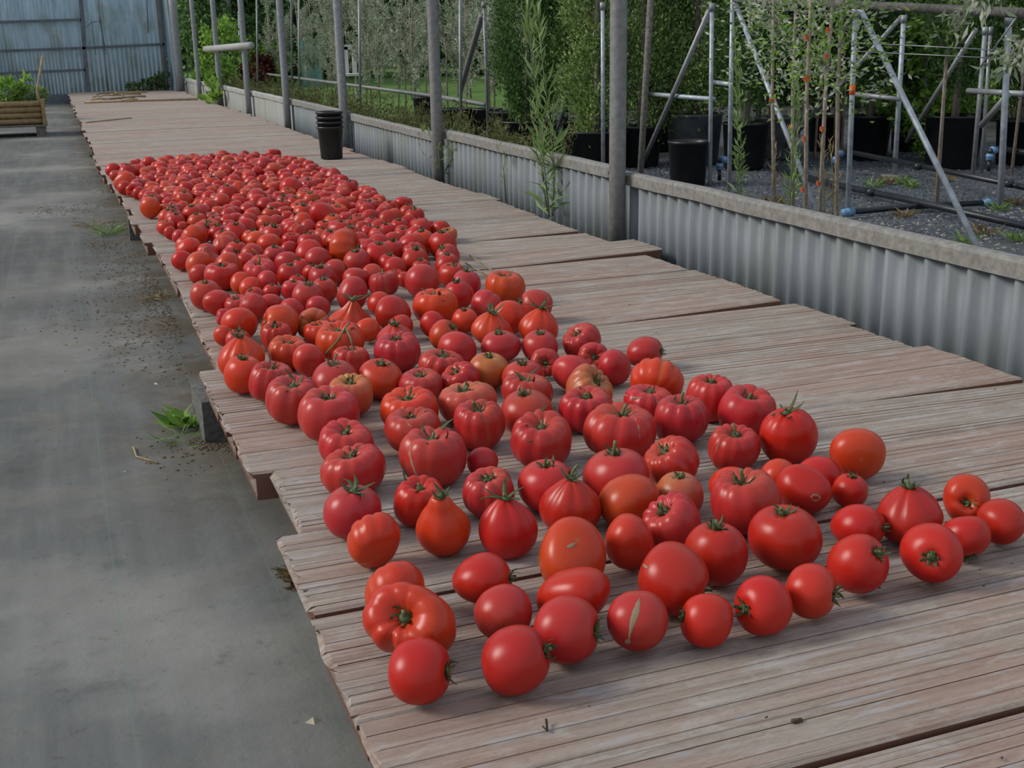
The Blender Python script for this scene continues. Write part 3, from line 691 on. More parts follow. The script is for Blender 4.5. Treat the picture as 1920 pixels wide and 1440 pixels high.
# silvery saplings: slender stems with narrow leaves
def sapling_mesh(seed, hgt=2.0, nb=12, nl=1150, mat=L_OLIVE, L=.062, W=.016, low=.14, spread=.28):
    g = np.random.default_rng(seed); m = MB(); pts = []
    m.tube([(0, 0, 0), (g.normal() * .02, g.normal() * .02, hgt * .5), (g.normal() * .05, g.normal() * .05, hgt)], [.012, .009, .004], 6)
    segs_ = []
    for q in range(nb):
        z = g.uniform(low, .95) * hgt; a = g.uniform(0, 6.28); l = g.uniform(.6, 1.1) * spread
        p1 = np.array([math.cos(a) * l, math.sin(a) * l, z + l * 1.5]); m.tube([(0, 0, z), tuple(p1 * [.5, .5, 1] - [0, 0, l * .5]), tuple(p1)], [.006, .004, .002], 4, cap=False); segs_.append((np.array([0, 0, z]), p1))
    k = g.integers(0, nb, nl); t = g.uniform(.1, 1, nl)[:, None]; A = np.array([s[0] for s in segs_])[k]; B = np.array([s[1] for s in segs_])[k]
    P = A + (B - A) * t + g.normal(size=(nl, 3)) * .02; D = (B - A) * .8 + g.normal(size=(nl, 3)) * .35
    st_ = mesh('sapling_stem', m.V, m.F, M_BARK2, True); return st_, leaf_mesh('sapling_leaves', P, D, g.uniform(.7, 1.3, nl) * L, g.uniform(.8, 1.2, nl) * W, mat, g)
SAP = [sapling_mesh(s) for s in (21, 22, 23, 24)]
SAPG = [sapling_mesh(s, 1.7, 11, 900, L_DARK, .055, .02, .30, .22) for s in (31, 32, 33)]
def sapling(p, v, label, group, sc=1.0, lib=SAP, name='olive_sapling'):
    st_, lf = lib[v % len(lib)]; o = empty(name, (p[0], p[1], GZ)); tag(o, label, 'sapling', group); o.rotation_euler[2] = rs.uniform(0, 6.28); o.scale = (sc, sc, sc)
    link('stem', st_, o); link('foliage', lf, o); return o
gi = 0
for row, X in enumerate((4.3, 5.2, 6.4, 7.8)):
    Y = 9.0 + row * .4
    while Y < 25:
        sapling((X + rs.uniform(-.2, .2), Y + rs.uniform(-.2, .2)), gi, 'slender silvery sapling with pale stem in the thicket beyond the heath strip', 'silvery saplings in rows beyond the low wall', rs.uniform(.75, 1.05)); gi += 1
        Y += .75 + row * .25
# leafy saplings with orange tags right behind the low wall
for q, (xb, yb, xt, yt, X, tags, lb) in enumerate([(1455, 395, 1448, -20, 3.3, [192], 'leftmost of the orange-tagged stems behind the low wall'), (1488, 400, 1492, -20, 3.35, [240], 'orange-tagged stem second from the left'), (1514, 400, 1520, -20, 3.1, [72, 150, 263, 358], 'straight stem with four orange tags'), (1538, 400, 1566, -20, 3.2, [57, 107, 243, 345], 'leaning stem with orange tags, right of the straight one'), (1572, 400, 1578, -20, 3.3, [], 'brown stem just left of the orange-taped post')]):
    a = on_x(xb, yb, X); a = np.array([a[0], a[1], GZ]); b_ = on_x(xt, yt, X); b_[2] = max(b_[2], 1.2)
    root = empty('tagged_sapling', tuple(a)); tag(root, 'leafy sapling, ' + lb, 'sapling')
    m = MB(); m.tube([(0, 0, 0), tuple((b_ - a) * .5 + [0, .02, 0]), tuple(b_ - a)], [.011, .009, .006], 7); m.build('stem', M_BARK2, root, True)
    for ty in tags:
        t = (ty - yb) / (yt - yb); p = (b_ - a) * t; tz = above(a, xb + (xt - xb) * t, ty) - GZ; p = (b_ - a) * (tz / (b_ - a)[2]) + [0, .02, 0]
        mm = MB(); mm.tube([tuple(p - [0, 0, .008]), tuple(p + [0, 0, .008])], .0125, 8); mm.box((p[0] - .022, p[1] - .01, p[2] - .004), (p[0], p[1] - .005, p[2] + .014)); mm.build('orange_tag', M_ORANGE, root)
    g = np.random.default_rng(60 + q); nl = 700; t = g.uniform(.42, 1.05, nl)[:, None] ** .8; off = g.normal(size=(nl, 3)) * [.12, .12, .05]
    link('foliage', leaf_mesh('leaves', (b_ - a) * t + off, off + g.normal(size=(nl, 3)) * .08 + [0, 0, .04], .034, .013, L_GREEN if q % 2 else L_OLIVE, g), root)
for q in range(20):
    Y = rs.uniform(5.2, 8.6); X = 4.6 + rs.uniform(0, 1.8) if q % 2 else rs.uniform(5.5, 8.5)
    if q < 14: p = on_z(rs.uniform(1390, 1600), rs.uniform(265, 300), GZ)
    else: p = np.array([X, Y, 0])
    sapling(p, q, 'small-leaved dark sapling in the thicket behind the pipe frames', 'dark small-leaved saplings behind the pipe frames', rs.uniform(.8, 1.1), SAPG, 'leafy_sapling')
# bright bushes
for (x, y, rr, hh, lb, mt_, L, W) in [(1738, 300, .42, 1.25, 'bright green bush between the middle post and the big round pot', L_GREEN, .065, .04), (1895, 250, .45, 1.2, 'green bush at the right edge behind the pots', L_GREEN, .06, .03), (1660, 288, .36, 1.2, 'green bush behind the orange-taped post', L_GREEN, .05, .03), (1300, 225, .5, 1.2, 'green bush seen between the conifers', L_GREEN, .06, .03)]:
    c = on_z(x, y, GZ); root = empty('leafy_bush', (c[0], c[1], GZ)); tag(root, lb, 'bush')
    link('foliage', round_tree_mesh(rr, hh * 1.1, 2600, L, W, mt_, int(x), 40), root, (0, 0, .1))
    m = MB()
    for k in range(4): a = k * 1.6; m.tube([(0, 0, 0), (math.cos(a) * rr * .3, math.sin(a) * rr * .3, hh * .8)], [.015, .006], 5)
    m.build('stem', M_BARK, root, True)
# olive branch hanging in at the top right
for (pA, pB, lb) in [((1870, -25), (1790, 50), 'silvery leafy branch hanging in at the upper right'), ((1465, 40), (1390, -10), 'silvery leafy twigs beside the post at the top'), ((1960, 60), (1880, 120), 'silvery twigs reaching in at the right edge')]:
    A = on_x(*pA, 3.4); B = on_x(*pB, 3.4); g = np.random.default_rng(int(pA[0])); nl = 90
    root = empty('olive_branch', tuple(A)); tag(root, lb, 'branch')
    m = MB(); m.tube([(0, 0, 0), tuple((B - A) * .5 + [0, 0, .03]), tuple(B - A)], [.006, .004, .002], 5); m.build('twig', M_BARK2, root, True)
    t = g.uniform(0, 1, nl)[:, None]; link('foliage', leaf_mesh('leaves', (B - A) * t + g.normal(size=(nl, 3)) * .03, g.normal(size=(nl, 3)) * .5 + (B - A) + [0, 0, -.3], .07, .016, L_OLIVE, g), root)

# far hedges and trees closing the view
BIG = [round_tree_mesh(1.5, 4.2, 12000, .15, .09, L_DARK, 71, 70), round_tree_mesh(1.5, 4.2, 12000, .13, .07, L_CYPD, 72, 70), round_tree_mesh(1.5, 4.0, 12000, .14, .06, L_OLIVE, 73, 70), round_tree_mesh(1.4, 3.6, 11000, .13, .08, L_GREEN, 74, 60)]
def big(x, y, v, label, group, sc=1.0, z=-.1):
    o = empty('far_tree', (x, y, GZ)); tag(o, label, 'tree', group); f = link('foliage', BIG[v], o, (0, 0, z)); f.rotation_euler[2] = rs.uniform(0, 6); f.scale = (sc, sc, sc)
    m = MB(); m.tube([(0, 0, 0), (0, 0, 2.4 * sc)], .09, 7); m.build('trunk', M_BARK, o, True)
for k in range(16):   # dark hedge behind the pots at the right
    big(9.2 + k * .05 + rs.uniform(-.5, .8) - max(0, (8 - k)) * .03, 5.0 + k * 1.35, [0, 1, 0, 3, 1][k % 5], 'dense dark tree closing the view behind the potted conifers', 'dark trees behind the potted conifers', rs.uniform(.75, 1.0))
for k in range(14):
    big(6.5 + k * 1.5, 33 + rs.uniform(-1.5, 1.5) + (k % 2) * 1.5 - k * .9, [0, 2, 1, 0, 2][k % 5], 'far tree closing the view at the end of the lawn', 'far trees beyond the lawn', rs.uniform(.9, 1.3))
for k in range(22):
    big(3.5 + k * 1.6, 44 - k * .8 + rs.uniform(-1, 1), [0, 1, 2][k % 3], 'tall dark tree in the farthest row beyond the lawn', 'farthest row of trees beyond the lawn', rs.uniform(1.3, 1.7))
for k in range(5):
    big(3.7 + k * .75, 27 + k * 1.3, [1, 0][k % 2], 'dark tree behind the farthest posts of the low wall', 'dark trees behind the farthest posts', .9)
c = on_y(483, 150, 24); root = empty('red_leaved_shrub', (c[0], 24, GZ)); tag(root, 'dark red leaved shrub behind the low wall near the far end', 'bush'); link('foliage', round_tree_mesh(.42, .75, 1500, .08, .05, L_RED, 81, 30), root)
m = MB(); m.tube([(0, 0, 0), (0, 0, .5)], .02, 6); m.build('stem', M_BARK, root)
# low bushes between posts, far left
for q, (x, y, Yd, rr, hh, mt_, lb) in enumerate([(398, 150, 21, .35, 1.0, L_GREEN, 'light green leafy bush behind the farthest posts'), (420, 130, 24, .5, 1.4, L_GREEN, 'second light green bush behind the cross pipe'), (500, 150, 26, .6, .9, L_GREEN, 'green bush at the edge of the lawn behind the post')]):
    c = on_y(x, y, Yd); root = empty('leafy_bush', (c[0], Yd, GZ)); tag(root, lb, 'bush'); link('foliage', round_tree_mesh(rr, hh, 1500, .09, .05, mt_, 90 + q, 30), root, (0, 0, .05))
    m = MB(); m.tube([(0, 0, 0), (0, 0, hh * .6)], .02, 6); m.build('stem', M_BARK, root)

# teal sheeting, white chair and a low white bench far behind the saplings
m = MB(); A = on_y(566, 128, 26); B = on_y(606, 128, 26); n_ = 12; V = []; Fc = []
for i in range(n_ + 1):
    for j in range(5):
        V.append((A[0] + (B[0] - A[0]) * i / n_, 26 + .06 * math.sin(i * 2.1 + j), GZ + .25 * j))
for i in range(n_):
    for j in range(4): a = i * 5 + j; Fc.append((a, a + 5, a + 6, a + 1))
V2 = [(v[0], v[1] + .03, v[2]) for v in V]; k = len(V); Fc2 = [tuple(q + k for q in f[::-1]) for f in Fc]
m.add(V + V2, Fc + Fc2); tag(m.build('teal_sheeting', M_TARP, None, True), 'teal sheeting hanging behind the saplings by the lawn', 'tarp')
bar((480, 84), (640, 82), 6.2, 7.4, M_TARP, .035, 'green horizontal pole across the teal sheeting', 'green_pole')
bar((480, 74), (575, 58), 6.0, 6.6, M_WIRE, .01, 'thin pale cord above the green pole', 'cord', cat='cord')
bar((545, 30), (620, 12), 7.5, 8.2, M_WHITE, .03, 'pale slanted beam above the teal sheeting', 'beam', cat='beam')
c = on_y(652, 126, 20); root = empty('garden_chair', (c[0], 20, GZ)); tag(root, 'white plastic chair standing far off behind the post by the lawn', 'chair')
z0_ = 0
m = MB(); m.box((-.2, -.2, .38), (.2, .2, .42)); m.build('seat', M_WHITE, root)
m = MB(); m.box((-.2, .18, .42), (-.13, .21, .85)); m.box((-.06, .18, .42), (.06, .21, .85)); m.box((.13, .18, .42), (.2, .21, .85)); m.box((-.2, .18, .80), (.2, .21, .88)); m.build('backrest', M_WHITE, root)
for sx in (-.18, .15):
    for sy in (-.18, .15):
        m = MB(); m.box((sx, sy, 0), (sx + .03, sy + .03, .38)); m.build('leg', M_WHITE, root)

# heath-like plants behind the low wall
def heath_mesh(seed):
    g = np.random.default_rng(seed); nb = 16; P = []; D = []
    for q in range(nb):
        a = g.uniform(0, 6.28); l = g.uniform(.22, .42); tip = np.array([math.cos(a) * l * .45, math.sin(a) * l * .45, l]); t = g.uniform(.05, 1, 34)[:, None]
        P.append(tip * t + g.normal(size=(34, 3)) * .012); D.append(g.normal(size=(34, 3)) * .6 + [0, 0, .7])
    P = np.concatenate(P); D = np.concatenate(D); return leaf_mesh('heath_foliage', P, D, .035, .010, L_HEATH, g)
HM = [heath_mesh(s) for s in (101, 102, 103)]
k = 0; Y = 7.2
while Y < 21:
    for X in (2.62, 3.0):
        o = empty('heath_plant', (X + rs.uniform(-.1, .1), Y + rs.uniform(-.1, .1), GZ)); link('foliage', HM[k % 3], o); o.rotation_euler[2] = rs.uniform(0, 6); s_ = rs.uniform(.8, 1.25); o.scale = (s_, s_, s_)
        tag(o, 'brownish green heath-like plant in the strip behind the low wall', 'plant', 'heath-like plants behind the low wall'); k += 1
    Y += .22 + (Y - 7) * .018

# tall weeds
def weed(name, stems, X, label, seed, L=.09, W=.009, dens=60, mat=L_WEED, jitter=.02, flare=.5, r=.0035, zb=None):
    """stems: list of pixel paths, root first; every stem stands in the plane X"""
    g = np.random.default_rng(seed); base = on_x(*stems[0][0], X)
    if zb is not None: base[2] = zb
    root = empty(name, tuple(base)); tag(root, label, 'weed'); m = MB(); P = []; D = []
    for q, st_ in enumerate(stems):
        pts = [on_x(x, y, X + (.03 * q)) - base for x, y in st_]; pts[0][2] = 0
        m.tube([tuple(p) for p in pts], [r * (1 - .6 * i / (len(pts) - 1)) for i in range(len(pts))], 5)
        for i in range(len(pts) - 1):
            a, b_ = pts[i], pts[i + 1]; ln = np.linalg.norm(b_ - a); k = max(3, int(ln * dens)); t = g.uniform(0, 1, k)[:, None]
            fr = (i + t[:, 0]) / (len(pts) - 1)
            P.append(a + (b_ - a) * t); an = g.uniform(0, 6.28, k); D.append(np.stack([np.cos(an) * (1 - flare * fr), np.sin(an) * (1 - flare * fr), .45 + fr * 1.2], 1) * (1.25 - .75 * fr)[:, None])
    m.build('stem', M_STEM, root, True)
    P = np.concatenate(P); D = np.concatenate(D); ln = np.linalg.norm(D, axis=1)
    link('foliage', leaf_mesh('leaves', P, D, L * (ln / ln.max()) * g.uniform(.7, 1.1, len(P)), W, mat, g, .22), root); return root
weed('tall_weed', [[(1030, 407), (1022, 330), (1008, 200), (992, 60), (985, -30)], [(1036, 407), (1040, 330), (1030, 220), (1016, 110), (1008, 20)], [(1026, 405), (1018, 340), (1012, 240), (1002, 140)], [(1046, 408), (1052, 360), (1044, 300), (1034, 230)]], 2.09, 'tall green weed with narrow leaves growing between deck and low wall', 5, .15, .013, 75, jitter=.02, r=.004, zb=-.01)
weed('thin_weed', [[(826, 334), (822, 280), (812, 258), (788, 246)], [(828, 334), (832, 290), (826, 262), (818, 240)], [(830, 334), (846, 300), (851, 262), (846, 240)], [(850, 344), (852, 300), (862, 262), (872, 240)], [(822, 332), (806, 300), (798, 280), (812, 262)]], 2.09, 'sparse thin weed around the foot of the second post', 6, .10, .008, 34, r=.003, zb=-.01)
weed('thin_weed', [[(949, 372), (946, 330), (938, 290), (930, 262)], [(948, 372), (944, 320), (950, 280)]], 2.09, 'single thin weed stalk against the corrugated wall', 7, .07, .006, 26, r=.0025, zb=-.01)
weed('thin_weed', [[(808, 330), (803, 300), (788, 280), (786, 250)]], 2.1, 'reddish dry stalk left of the second post', 8, .05, .005, 12, L_DRY, r=.002, zb=-.01)
weed('plumed_weed', [[(1384, 372), (1384, 300), (1382, 200), (1378, 60)], [(1388, 374), (1390, 300), (1388, 190), (1384, 110)]], 3.0, 'thin green plumed weed behind the low wall left of the tagged saplings', 9, .08, .012, 90, L_WEED, r=.003, zb=GZ)
weed('plumed_weed', [[(1480, 400), (1484, 330), (1488, 240), (1490, 150)], [(1484, 400), (1490, 330), (1494, 250), (1498, 170)]], 2.9, 'plumed weed between the two leftmost tagged saplings', 10, .08, .010, 80, L_WEED, r=.003, zb=GZ)
weed('plumed_weed', [[(1448, 392), (1450, 330), (1456, 280)], [(1564, 400), (1562, 330), (1556, 270)], [(1550, 400), (1546, 320), (1536, 250)]], 2.9, 'wispy dry weed among the tagged saplings', 12, .09, .008, 50, L_DRY, r=.0025, zb=GZ)
weed('climbing_weed', [[(400, 192), (396, 160), (392, 140)], [(402, 192), (408, 176), (404, 150)], [(396, 193), (384, 190), (376, 190)]], 2.0, 'green climbing weed leaning over the low wall near the far end', 13, .17, .06, 60, L_GREEN, flare=.2, r=.006, zb=0)
for q, (x, y, s_) in enumerate([(312, 168, 1.0), (296, 172, .8), (275, 174, .6), (250, 176, .45)]):
    c = on_y(x, y, 22.1); bush('corner_weed', (c[0], 22.15, -.02), (.22 * s_, .12, .16 * s_), int(260 * s_), .07, .025, L_DARK, ['green weeds heaped in the far corner of the deck', 'green weeds left of the far corner heap', 'small weeds along the foot of the back wall', 'smallest weed tuft along the foot of the back wall'][q], 'weed', 300 + q)
g = np.random.default_rng(44)
# weeds on the ground by the deck edge
def rosette(name, c, n_, L, W, mat, label, seed, up=.5, z=GZ):
    g = np.random.default_rng(seed); a = g.uniform(0, 6.28, n_); D = np.stack([np.cos(a), np.sin(a), g.uniform(.15, 1.3, n_) * up], 1); P = g.normal(size=(n_, 3)) * [.012, .012, 0] + [0, 0, .003]
    o = link(name, leaf_mesh(name, P, D, g.uniform(.5, 1.1, n_) * L, W, mat, g, .18), None, (c[0], c[1], z)); tag(o, label, 'weed'); return o
c = on_z(352, 800, GZ); rosette('ground_weed', c, 34, .10, .018, L_GREEN, 'green weed tuft on the ground left of the nearest concrete block', 1, .9)
c = on_z(340, 826, GZ); rosette('ground_weed', c, 22, .10, .004, L_WEED, 'thin grassy shoots just in front of the green weed tuft', 2, .25)
c = on_z(205, 440, GZ); rosette('grass_tuft', c, 60, .17, .005, L_WEED, 'grass tuft on the ground left of the second concrete block', 3, .5)
c = on_z(178, 425, GZ); rosette('grass_tuft', c, 30, .16, .005, L_DRY, 'thin dry grass blades just beyond the grass tuft', 4, .3)
c = on_z(190, 296, GZ); rosette('grass_tuft', c, 40, .16, .02, L_DARK, 'small dark weed at the foot of the far deck edge', 5, .4)
c = on_z(572, 1085, GZ); rosette('dry_weed_tuft', c, 160, .06, .006, L_DRY, 'dried brown weed tuft caught under the near left deck edge', 6, .9)
c = on_z(300, 560, GZ); rosette('dry_weed_tuft', c, 50, .12, .004, L_DRY, 'scattered dry straw on the ground by the middle of the deck edge', 7, .08)
for q, (x, y) in enumerate([(1385, 465), (1810, 128)]): pass
for q, (x, y) in enumerate([(1695, 408), (1710, 352), (1770, 340), (1875, 395), (1905, 385), (1810, 455), (1660, 345), (1640, 350), (1450, 385), (1905, 452), (1840, 440), (1690, 345)]):
    c = on_z(x, y, GZ); rosette('yard_weed', c, 30, .10, .012, L_WEED if q % 2 else L_DRY, 'small weed tuft growing in the gravel beyond the low wall', 20 + q, .7)
    bpy.data.objects[-1] if False else None
for o in bpy.data.objects:
    if o.name.startswith('yard_weed'): o['group'] = 'weed tufts in the gravel'

# litter, gravel and straw
def scatter(name, pts, size, mat, seed, flat=.4, parent=None):
    g = np.random.default_rng(seed); V = []; Fc = []
    base = np.array([[1, 0, 0], [0, 1, 0], [-1, 0, 0], [0, -1, 0], [0, 0, 1]], float)
    for p in pts:
        s_ = size * g.uniform(.5, 1.6); a = g.uniform(0, 6.28); ca, sa = math.cos(a), math.sin(a); k = len(V)
        for b_ in base * [1, g.uniform(.4, 1), flat]:
            V.append((p[0] + s_ * (b_[0] * ca - b_[1] * sa), p[1] + s_ * (b_[0] * sa + b_[1] * ca), p[2] + s_ * b_[2]))
        Fc += [(k, k + 1, k + 4), (k + 1, k + 2, k + 4), (k + 2, k + 3, k + 4), (k + 3, k, k + 4)]
    o = link(name, mesh(name, V, Fc, mat), parent); return o
g = np.random.default_rng(9); pts = []
for (x, y, sx, sy, n_) in [(170, 330, 60, 12, 60), (110, 395, 60, 10, 90), (215, 355, 22, 14, 60), (300, 545, 30, 40, 160), (250, 500, 60, 30, 120), (330, 600, 18, 30, 80), (280, 640, 70, 60, 80), (395, 835, 30, 8, 60), (240, 580, 100, 60, 120), (545, 1080, 14, 14, 40), (350, 850, 60, 40, 30), (200, 460, 30, 10, 60), (300, 420, 60, 50, 40)]:
    for q in range(n_ * 3):
        p = on_z(x + g.normal() * sx * .7, y + g.normal() * sy * .6, GZ)
        if p[0] < .32 and p[1] > 1: pts.append(p)
tag(scatter('leaf_litter', pts, .0055, M_DEBRIS, 3), 'dark leaf litter and crumbs strewn on the ground along the deck edge', 'litter', kind='stuff')
pts = []
for q in range(11000):
    Xq, Yq = g.uniform(2.5, 7.5), g.uniform(4.4, 8.4); pts.append((Xq, Yq, GZ - .004))
tag(scatter('slate_gravel', pts, .020, M_SLATE, 14, .45), 'dark glistening gravel covering the yard ground by the posts', 'gravel', kind='stuff')
pts = []
for q in range(2200):
    Xq, Yq = g.uniform(3.3, 5.6), g.uniform(3.2, 5.2) if q % 4 else g.uniform(4.5, 8); pts.append((Xq, Yq, GZ - .004))
tag(scatter('yard_gravel', pts, .011, M_PEBBLE, 4, .5), 'pale loose gravel scattered on the dark yard ground', 'gravel', kind='stuff')
# crumbs and twigs on the deck
pts = []
for q in range(150):
    x = g.uniform(.35, 2.0); y_ = .75 + g.random() ** 2 * 7; pts.append((x, y_, 0))
tag(scatter('soil_crumbs', pts, .0028, M_DEBRIS, 6), 'tiny dark soil crumbs on the clay slabs', 'crumbs', kind='stuff')
def stick(pix, r, mat, label, name='straw', z=.004, cat='straw'):
    m = MB(); m.tube([on_z(x, y, z + (.0 if i else .002)) for i, (x, y) in enumerate(pix)], r, 5); o = m.build(name, mat, None, True); tag(o, label, cat)
stick([(881, 479), (930, 512)], .0028, M_STRAW, 'longer dry straw lying right behind the big orange ribbed tomato', z=.006)
stick([(866, 489), (918, 519)], .0028, M_STRAW, 'lower dry straw beside the longer straw on the deck', z=.004)
stick([(1024, 1349), (1026, 1370)], .0016, M_SOIL, 'small dark bent twig on the nearest bare slab', 'twig', .004, 'twig')
stick([(1017, 1361), (1024, 1368), (1026, 1370)], .0010, M_SOIL, 'tiny side twig beside the dark bent twig', 'twig', .003, 'twig')
stick([(250, 838), (256, 856), (296, 868)], .003, M_STRAW, 'bent straw on the ground left of the deck', z=GZ + .003)
stick([(1485, 1352), (1503, 1350)], .003, M_DEBRIS, 'dark crumb of soil on the nearest bare slab', 'soil_lump', .002, 'crumb')
for (x, y, lb) in [(293, 720, 'yellowish crumb on the ground left of the deck'), (235, 884, 'white speck on the ground left of the deck'), (588, 1352, 'small tan leaf fragment on the ground at the bottom left')]:
    o = scatter('crumb', [on_z(x, y, GZ)], .008, M_CRUMB if x < 500 else M_DRY if False else M_CRUMB, int(x), .5); tag(o, lb, 'crumb')

# ------------------------------------------------------------------ tomatoes
COLS = {'r': (.43, .017, .009), 'p': (.43, .025, .022), 'o': (.50, .038, .010), 'y': (.47, .055, .026)}
# x y w h shape colour stem [| short name used in labels]   (x y w h in photo pixels)
FRONT = """
786 1260 118 120 R r r | round red tomato nearest the front left corner
966 1228 132 118 R r R | wide red tomato second from the left in the nearest row
1062 1180 124 124 R p r | round tomato with its green stem end turned right, third in the nearest row
1195 1170 114 118 R p x | tomato with the long corky split
1325 1163 98 102 R r l | small smooth red tomato right of the split one
1431 1136 108 112 R r L | round tomato with its stem turned left at the front edge
1521 1115 92 108 R o r | orange round tomato at the front edge with its stem turned right
1610 1057 112 114 R r ur | dark red round tomato with a star calyx on its upper right
1747 1033 114 112 R r d | round tomato showing its stem scar face on, front right
1812 1000 92 82 R r D | red tomato with its stem pressed down, behind the face-on one
1877 974 88 84 R r n | red round tomato at the right edge of the picture
1813 930 90 74 L o d | lumpy orange tomato behind the right edge pair
1706 957 120 108 H r u | pointed ribbed red tomato near the right edge
1611 980 102 78 O r r | oval red tomato left of the pointed ribbed one
768 1162 175 152 K o UL | huge bilobed orange tomato with a deep stem fold
740 1098 116 104 B o n | big pleated orange tomato behind the huge bilobed one
943 1143 114 100 R p x2 | pinkish tomato with its calyx low on the front
907 1080 112 96 O r r | oval red tomato with a dry stem pointing right
1082 1113 140 118 L r n | broad smooth red tomato behind the third in the nearest row
1262 1080 134 128 R r DR | large red tomato with a dark calyx at its lower right
1341 1042 120 116 R r u | round dark red tomato with speckled shoulders
1472 1004 138 118 R r u | broad glossy dark red tomato with a tiny upright stem
1072 1028 130 104 L o s | lumpy orange tomato with a small corky scar in front
1180 1020 92 104 R o n | smooth orange red tomato right of the lumpy scarred one
1258 978 112 110 B p ul+ | tomato with a long curved stem pointing up left
1396 950 130 126 B p u+ | large pale shouldered tomato with a long upright stem
1513 922 102 100 L r s | red tomato with a round navel on its front
1594 922 66 62 R r u | small red tomato with a little green star
1608 855 98 104 R o n | lone orange egg-like tomato on the right
1535 885 84 60 O r n | flat red tomato peeping out behind the navel one
1460 892 76 72 R o n | smooth orange tomato behind the navel one
1371 904 82 68 R o n | bright orange tomato half hidden behind the pale shouldered one
1274 925 90 80 R y u | tomato with a cork ring round its stem
1478 815 108 106 T r u* | orange red tomato with a spiky flared calyx
1376 842 98 84 B p u+ | ribbed pink tomato left of the spiky one
1399 775 108 94 B p u | freckled ribbed tomato behind the spiky one
1331 752 90 84 B p u | pink ribbed tomato left of the freckled one
1260 862 106 92 B p ul | shiny pink tomato with its calyx tipped left
1157 890 126 90 R p u+ | flat pink tomato with a tall curled stem
1168 930 116 100 R o n | large smooth orange red tomato behind the pointed one
1077 942 118 108 H r u+ | pointed red tomato with an upright stem, centre front
1027 905 112 92 R p u | plump pink tomato left of the curled stem one
952 990 112 112 H r u* | pointed red tomato with a wide spiky calyx
831 988 104 120 Q o u | pear-shaped orange tomato with a narrow neck
916 930 98 92 B p u | many-ribbed pink tomato behind the spiky pointed one
786 945 96 90 B r u* | pleated red tomato behind the pear-shaped one
661 955 110 96 R p u* | dark pink tomato with a broad star calyx at the left edge
701 1017 100 110 B o n | tall pleated orange tomato at the left edge
662 876 124 92 B p u | deeply ribbed dark pink tomato at the left edge
648 825 104 82 B p u | pink ribbed tomato behind the deeply ribbed one
811 862 128 106 B p u* | very broad ribbed pink tomato with a yellow seam
904 863 60 56 R p n | small plain pinkish tomato
1015 824 116 104 B p u* | ribbed pale red tomato with a flat spiky calyx
899 800 98 90 B p u+ | rose pink tomato with a short upright stem
1162 803 138 98 B p u+ | largest dark pink ribbed tomato
1277 792 102 88 B p u+ | ribbed pink tomato right of the largest dark one
1218 748 96 62 B p u | flat pink tomato with white growth cracks
1100 767 104 84 B p u | round ribbed tomato left of the largest dark one
1105 722 94 64 B y ur | greenish orange tomato with its calyx tipped right
1230 710 102 68 B o n | wide flat pale orange tomato
1209 655 68 54 R p r | pink tomato lying on its side at the right tip
1152 690 62 68 R p n | dark pink egg-like tomato near the right tip
1113 665 64 48 B p d | small pink tomato showing its calyx face on, right side
1073 697 76 68 R p n | smooth pink tomato left of the dark pink egg-like one
1022 682 56 56 B p d | small pink ribbed tomato with its stem facing out
1090 633 76 58 B p ul | lone pink ribbed tomato behind the right tip
1013 645 68 56 R p u | pink tomato below the orange pointed one
1010 610 76 68 H o u* | orange pointed tomato on the right
939 648 76 60 R p u | flat pink tomato left of the one below the orange pointed
917 690 78 66 R y u | orange pink tomato with a neat green stem
988 767 98 72 R p u | pink tomato behind the flat spiky calyx one
988 730 98 54 B p u* | wide pink tomato in the middle right
979 702 80 46 R p u
876 750 112 76 B y u | yellow-green shouldered ribbed tomato
861 707 78 54 B p ul
829 682 90 60 B p u
857 650 76 60 R p n | smooth bright pink tomato in the middle
767 762 110 72 B o u
774 805 108 82 B p u | shiny pink tomato above the very broad one
783 717 84 52 B p u
723 705 86 68 R o u
746 662 88 72 B p u | broad pink tomato below the pleated pointed one
657 678 72 56 B p u
627 709 88 56 R p u+
656 742 90 76 B y u | pale yellowish pink tomato left of centre
616 777 116 96 B p u | big pale pink tomato near the left edge
548 750 100 88 B p u* | ribbed dark pink tomato with a large green calyx
508 720 84 74 B p u
458 702 76 70 R o u | pale orange tomato at the left edge beside the pointed one
452 664 88 76 H o u
579 680 58 66 R p n
541 657 78 60 B o u* | orange yellow tomato with a star calyx, left
520 635 60 56 B r u
525 602 72 46 B o l
587 603 64 46 B y d
597 620 60 44 B o u
658 586 84 56 S o u* | star-ribbed pointed orange tomato
638 634 92 58 B o u* | orange tomato carrying a forked stem
690 618 48 46 R o n
742 632 78 58 H p u | pleated pink pointed tomato
750 610 50 40 R r n
736 582 70 44 O r n
711 566 46 42 R r n
816 574 86 64 B o u* | large orange tomato with a flat star calyx
812 604 50 44 R r n
832 624 60 52 R o ur
872 602 50 46 R o u
922 610 78 62 H o u* | orange red pointed tomato with a bent green stem
957 594 64 64 R o n
912 568 64 50 B p n
947 538 76 50 B o u | deep orange ribbed tomato at the edge beside the straws
1006 567 62 50 R p l | pink tomato with its stem turned left at the right edge
874 533 56 38 R p u
860 553 56 42 R r u
848 516 50 34 L r u
839 479 46 36 R p ul
838 498 46 26 R r u
447 602 70 52 R o n | big smooth orange tomato in front of the left group
424 628 40 40 R o n
443 633 48 34 R p u*
"""
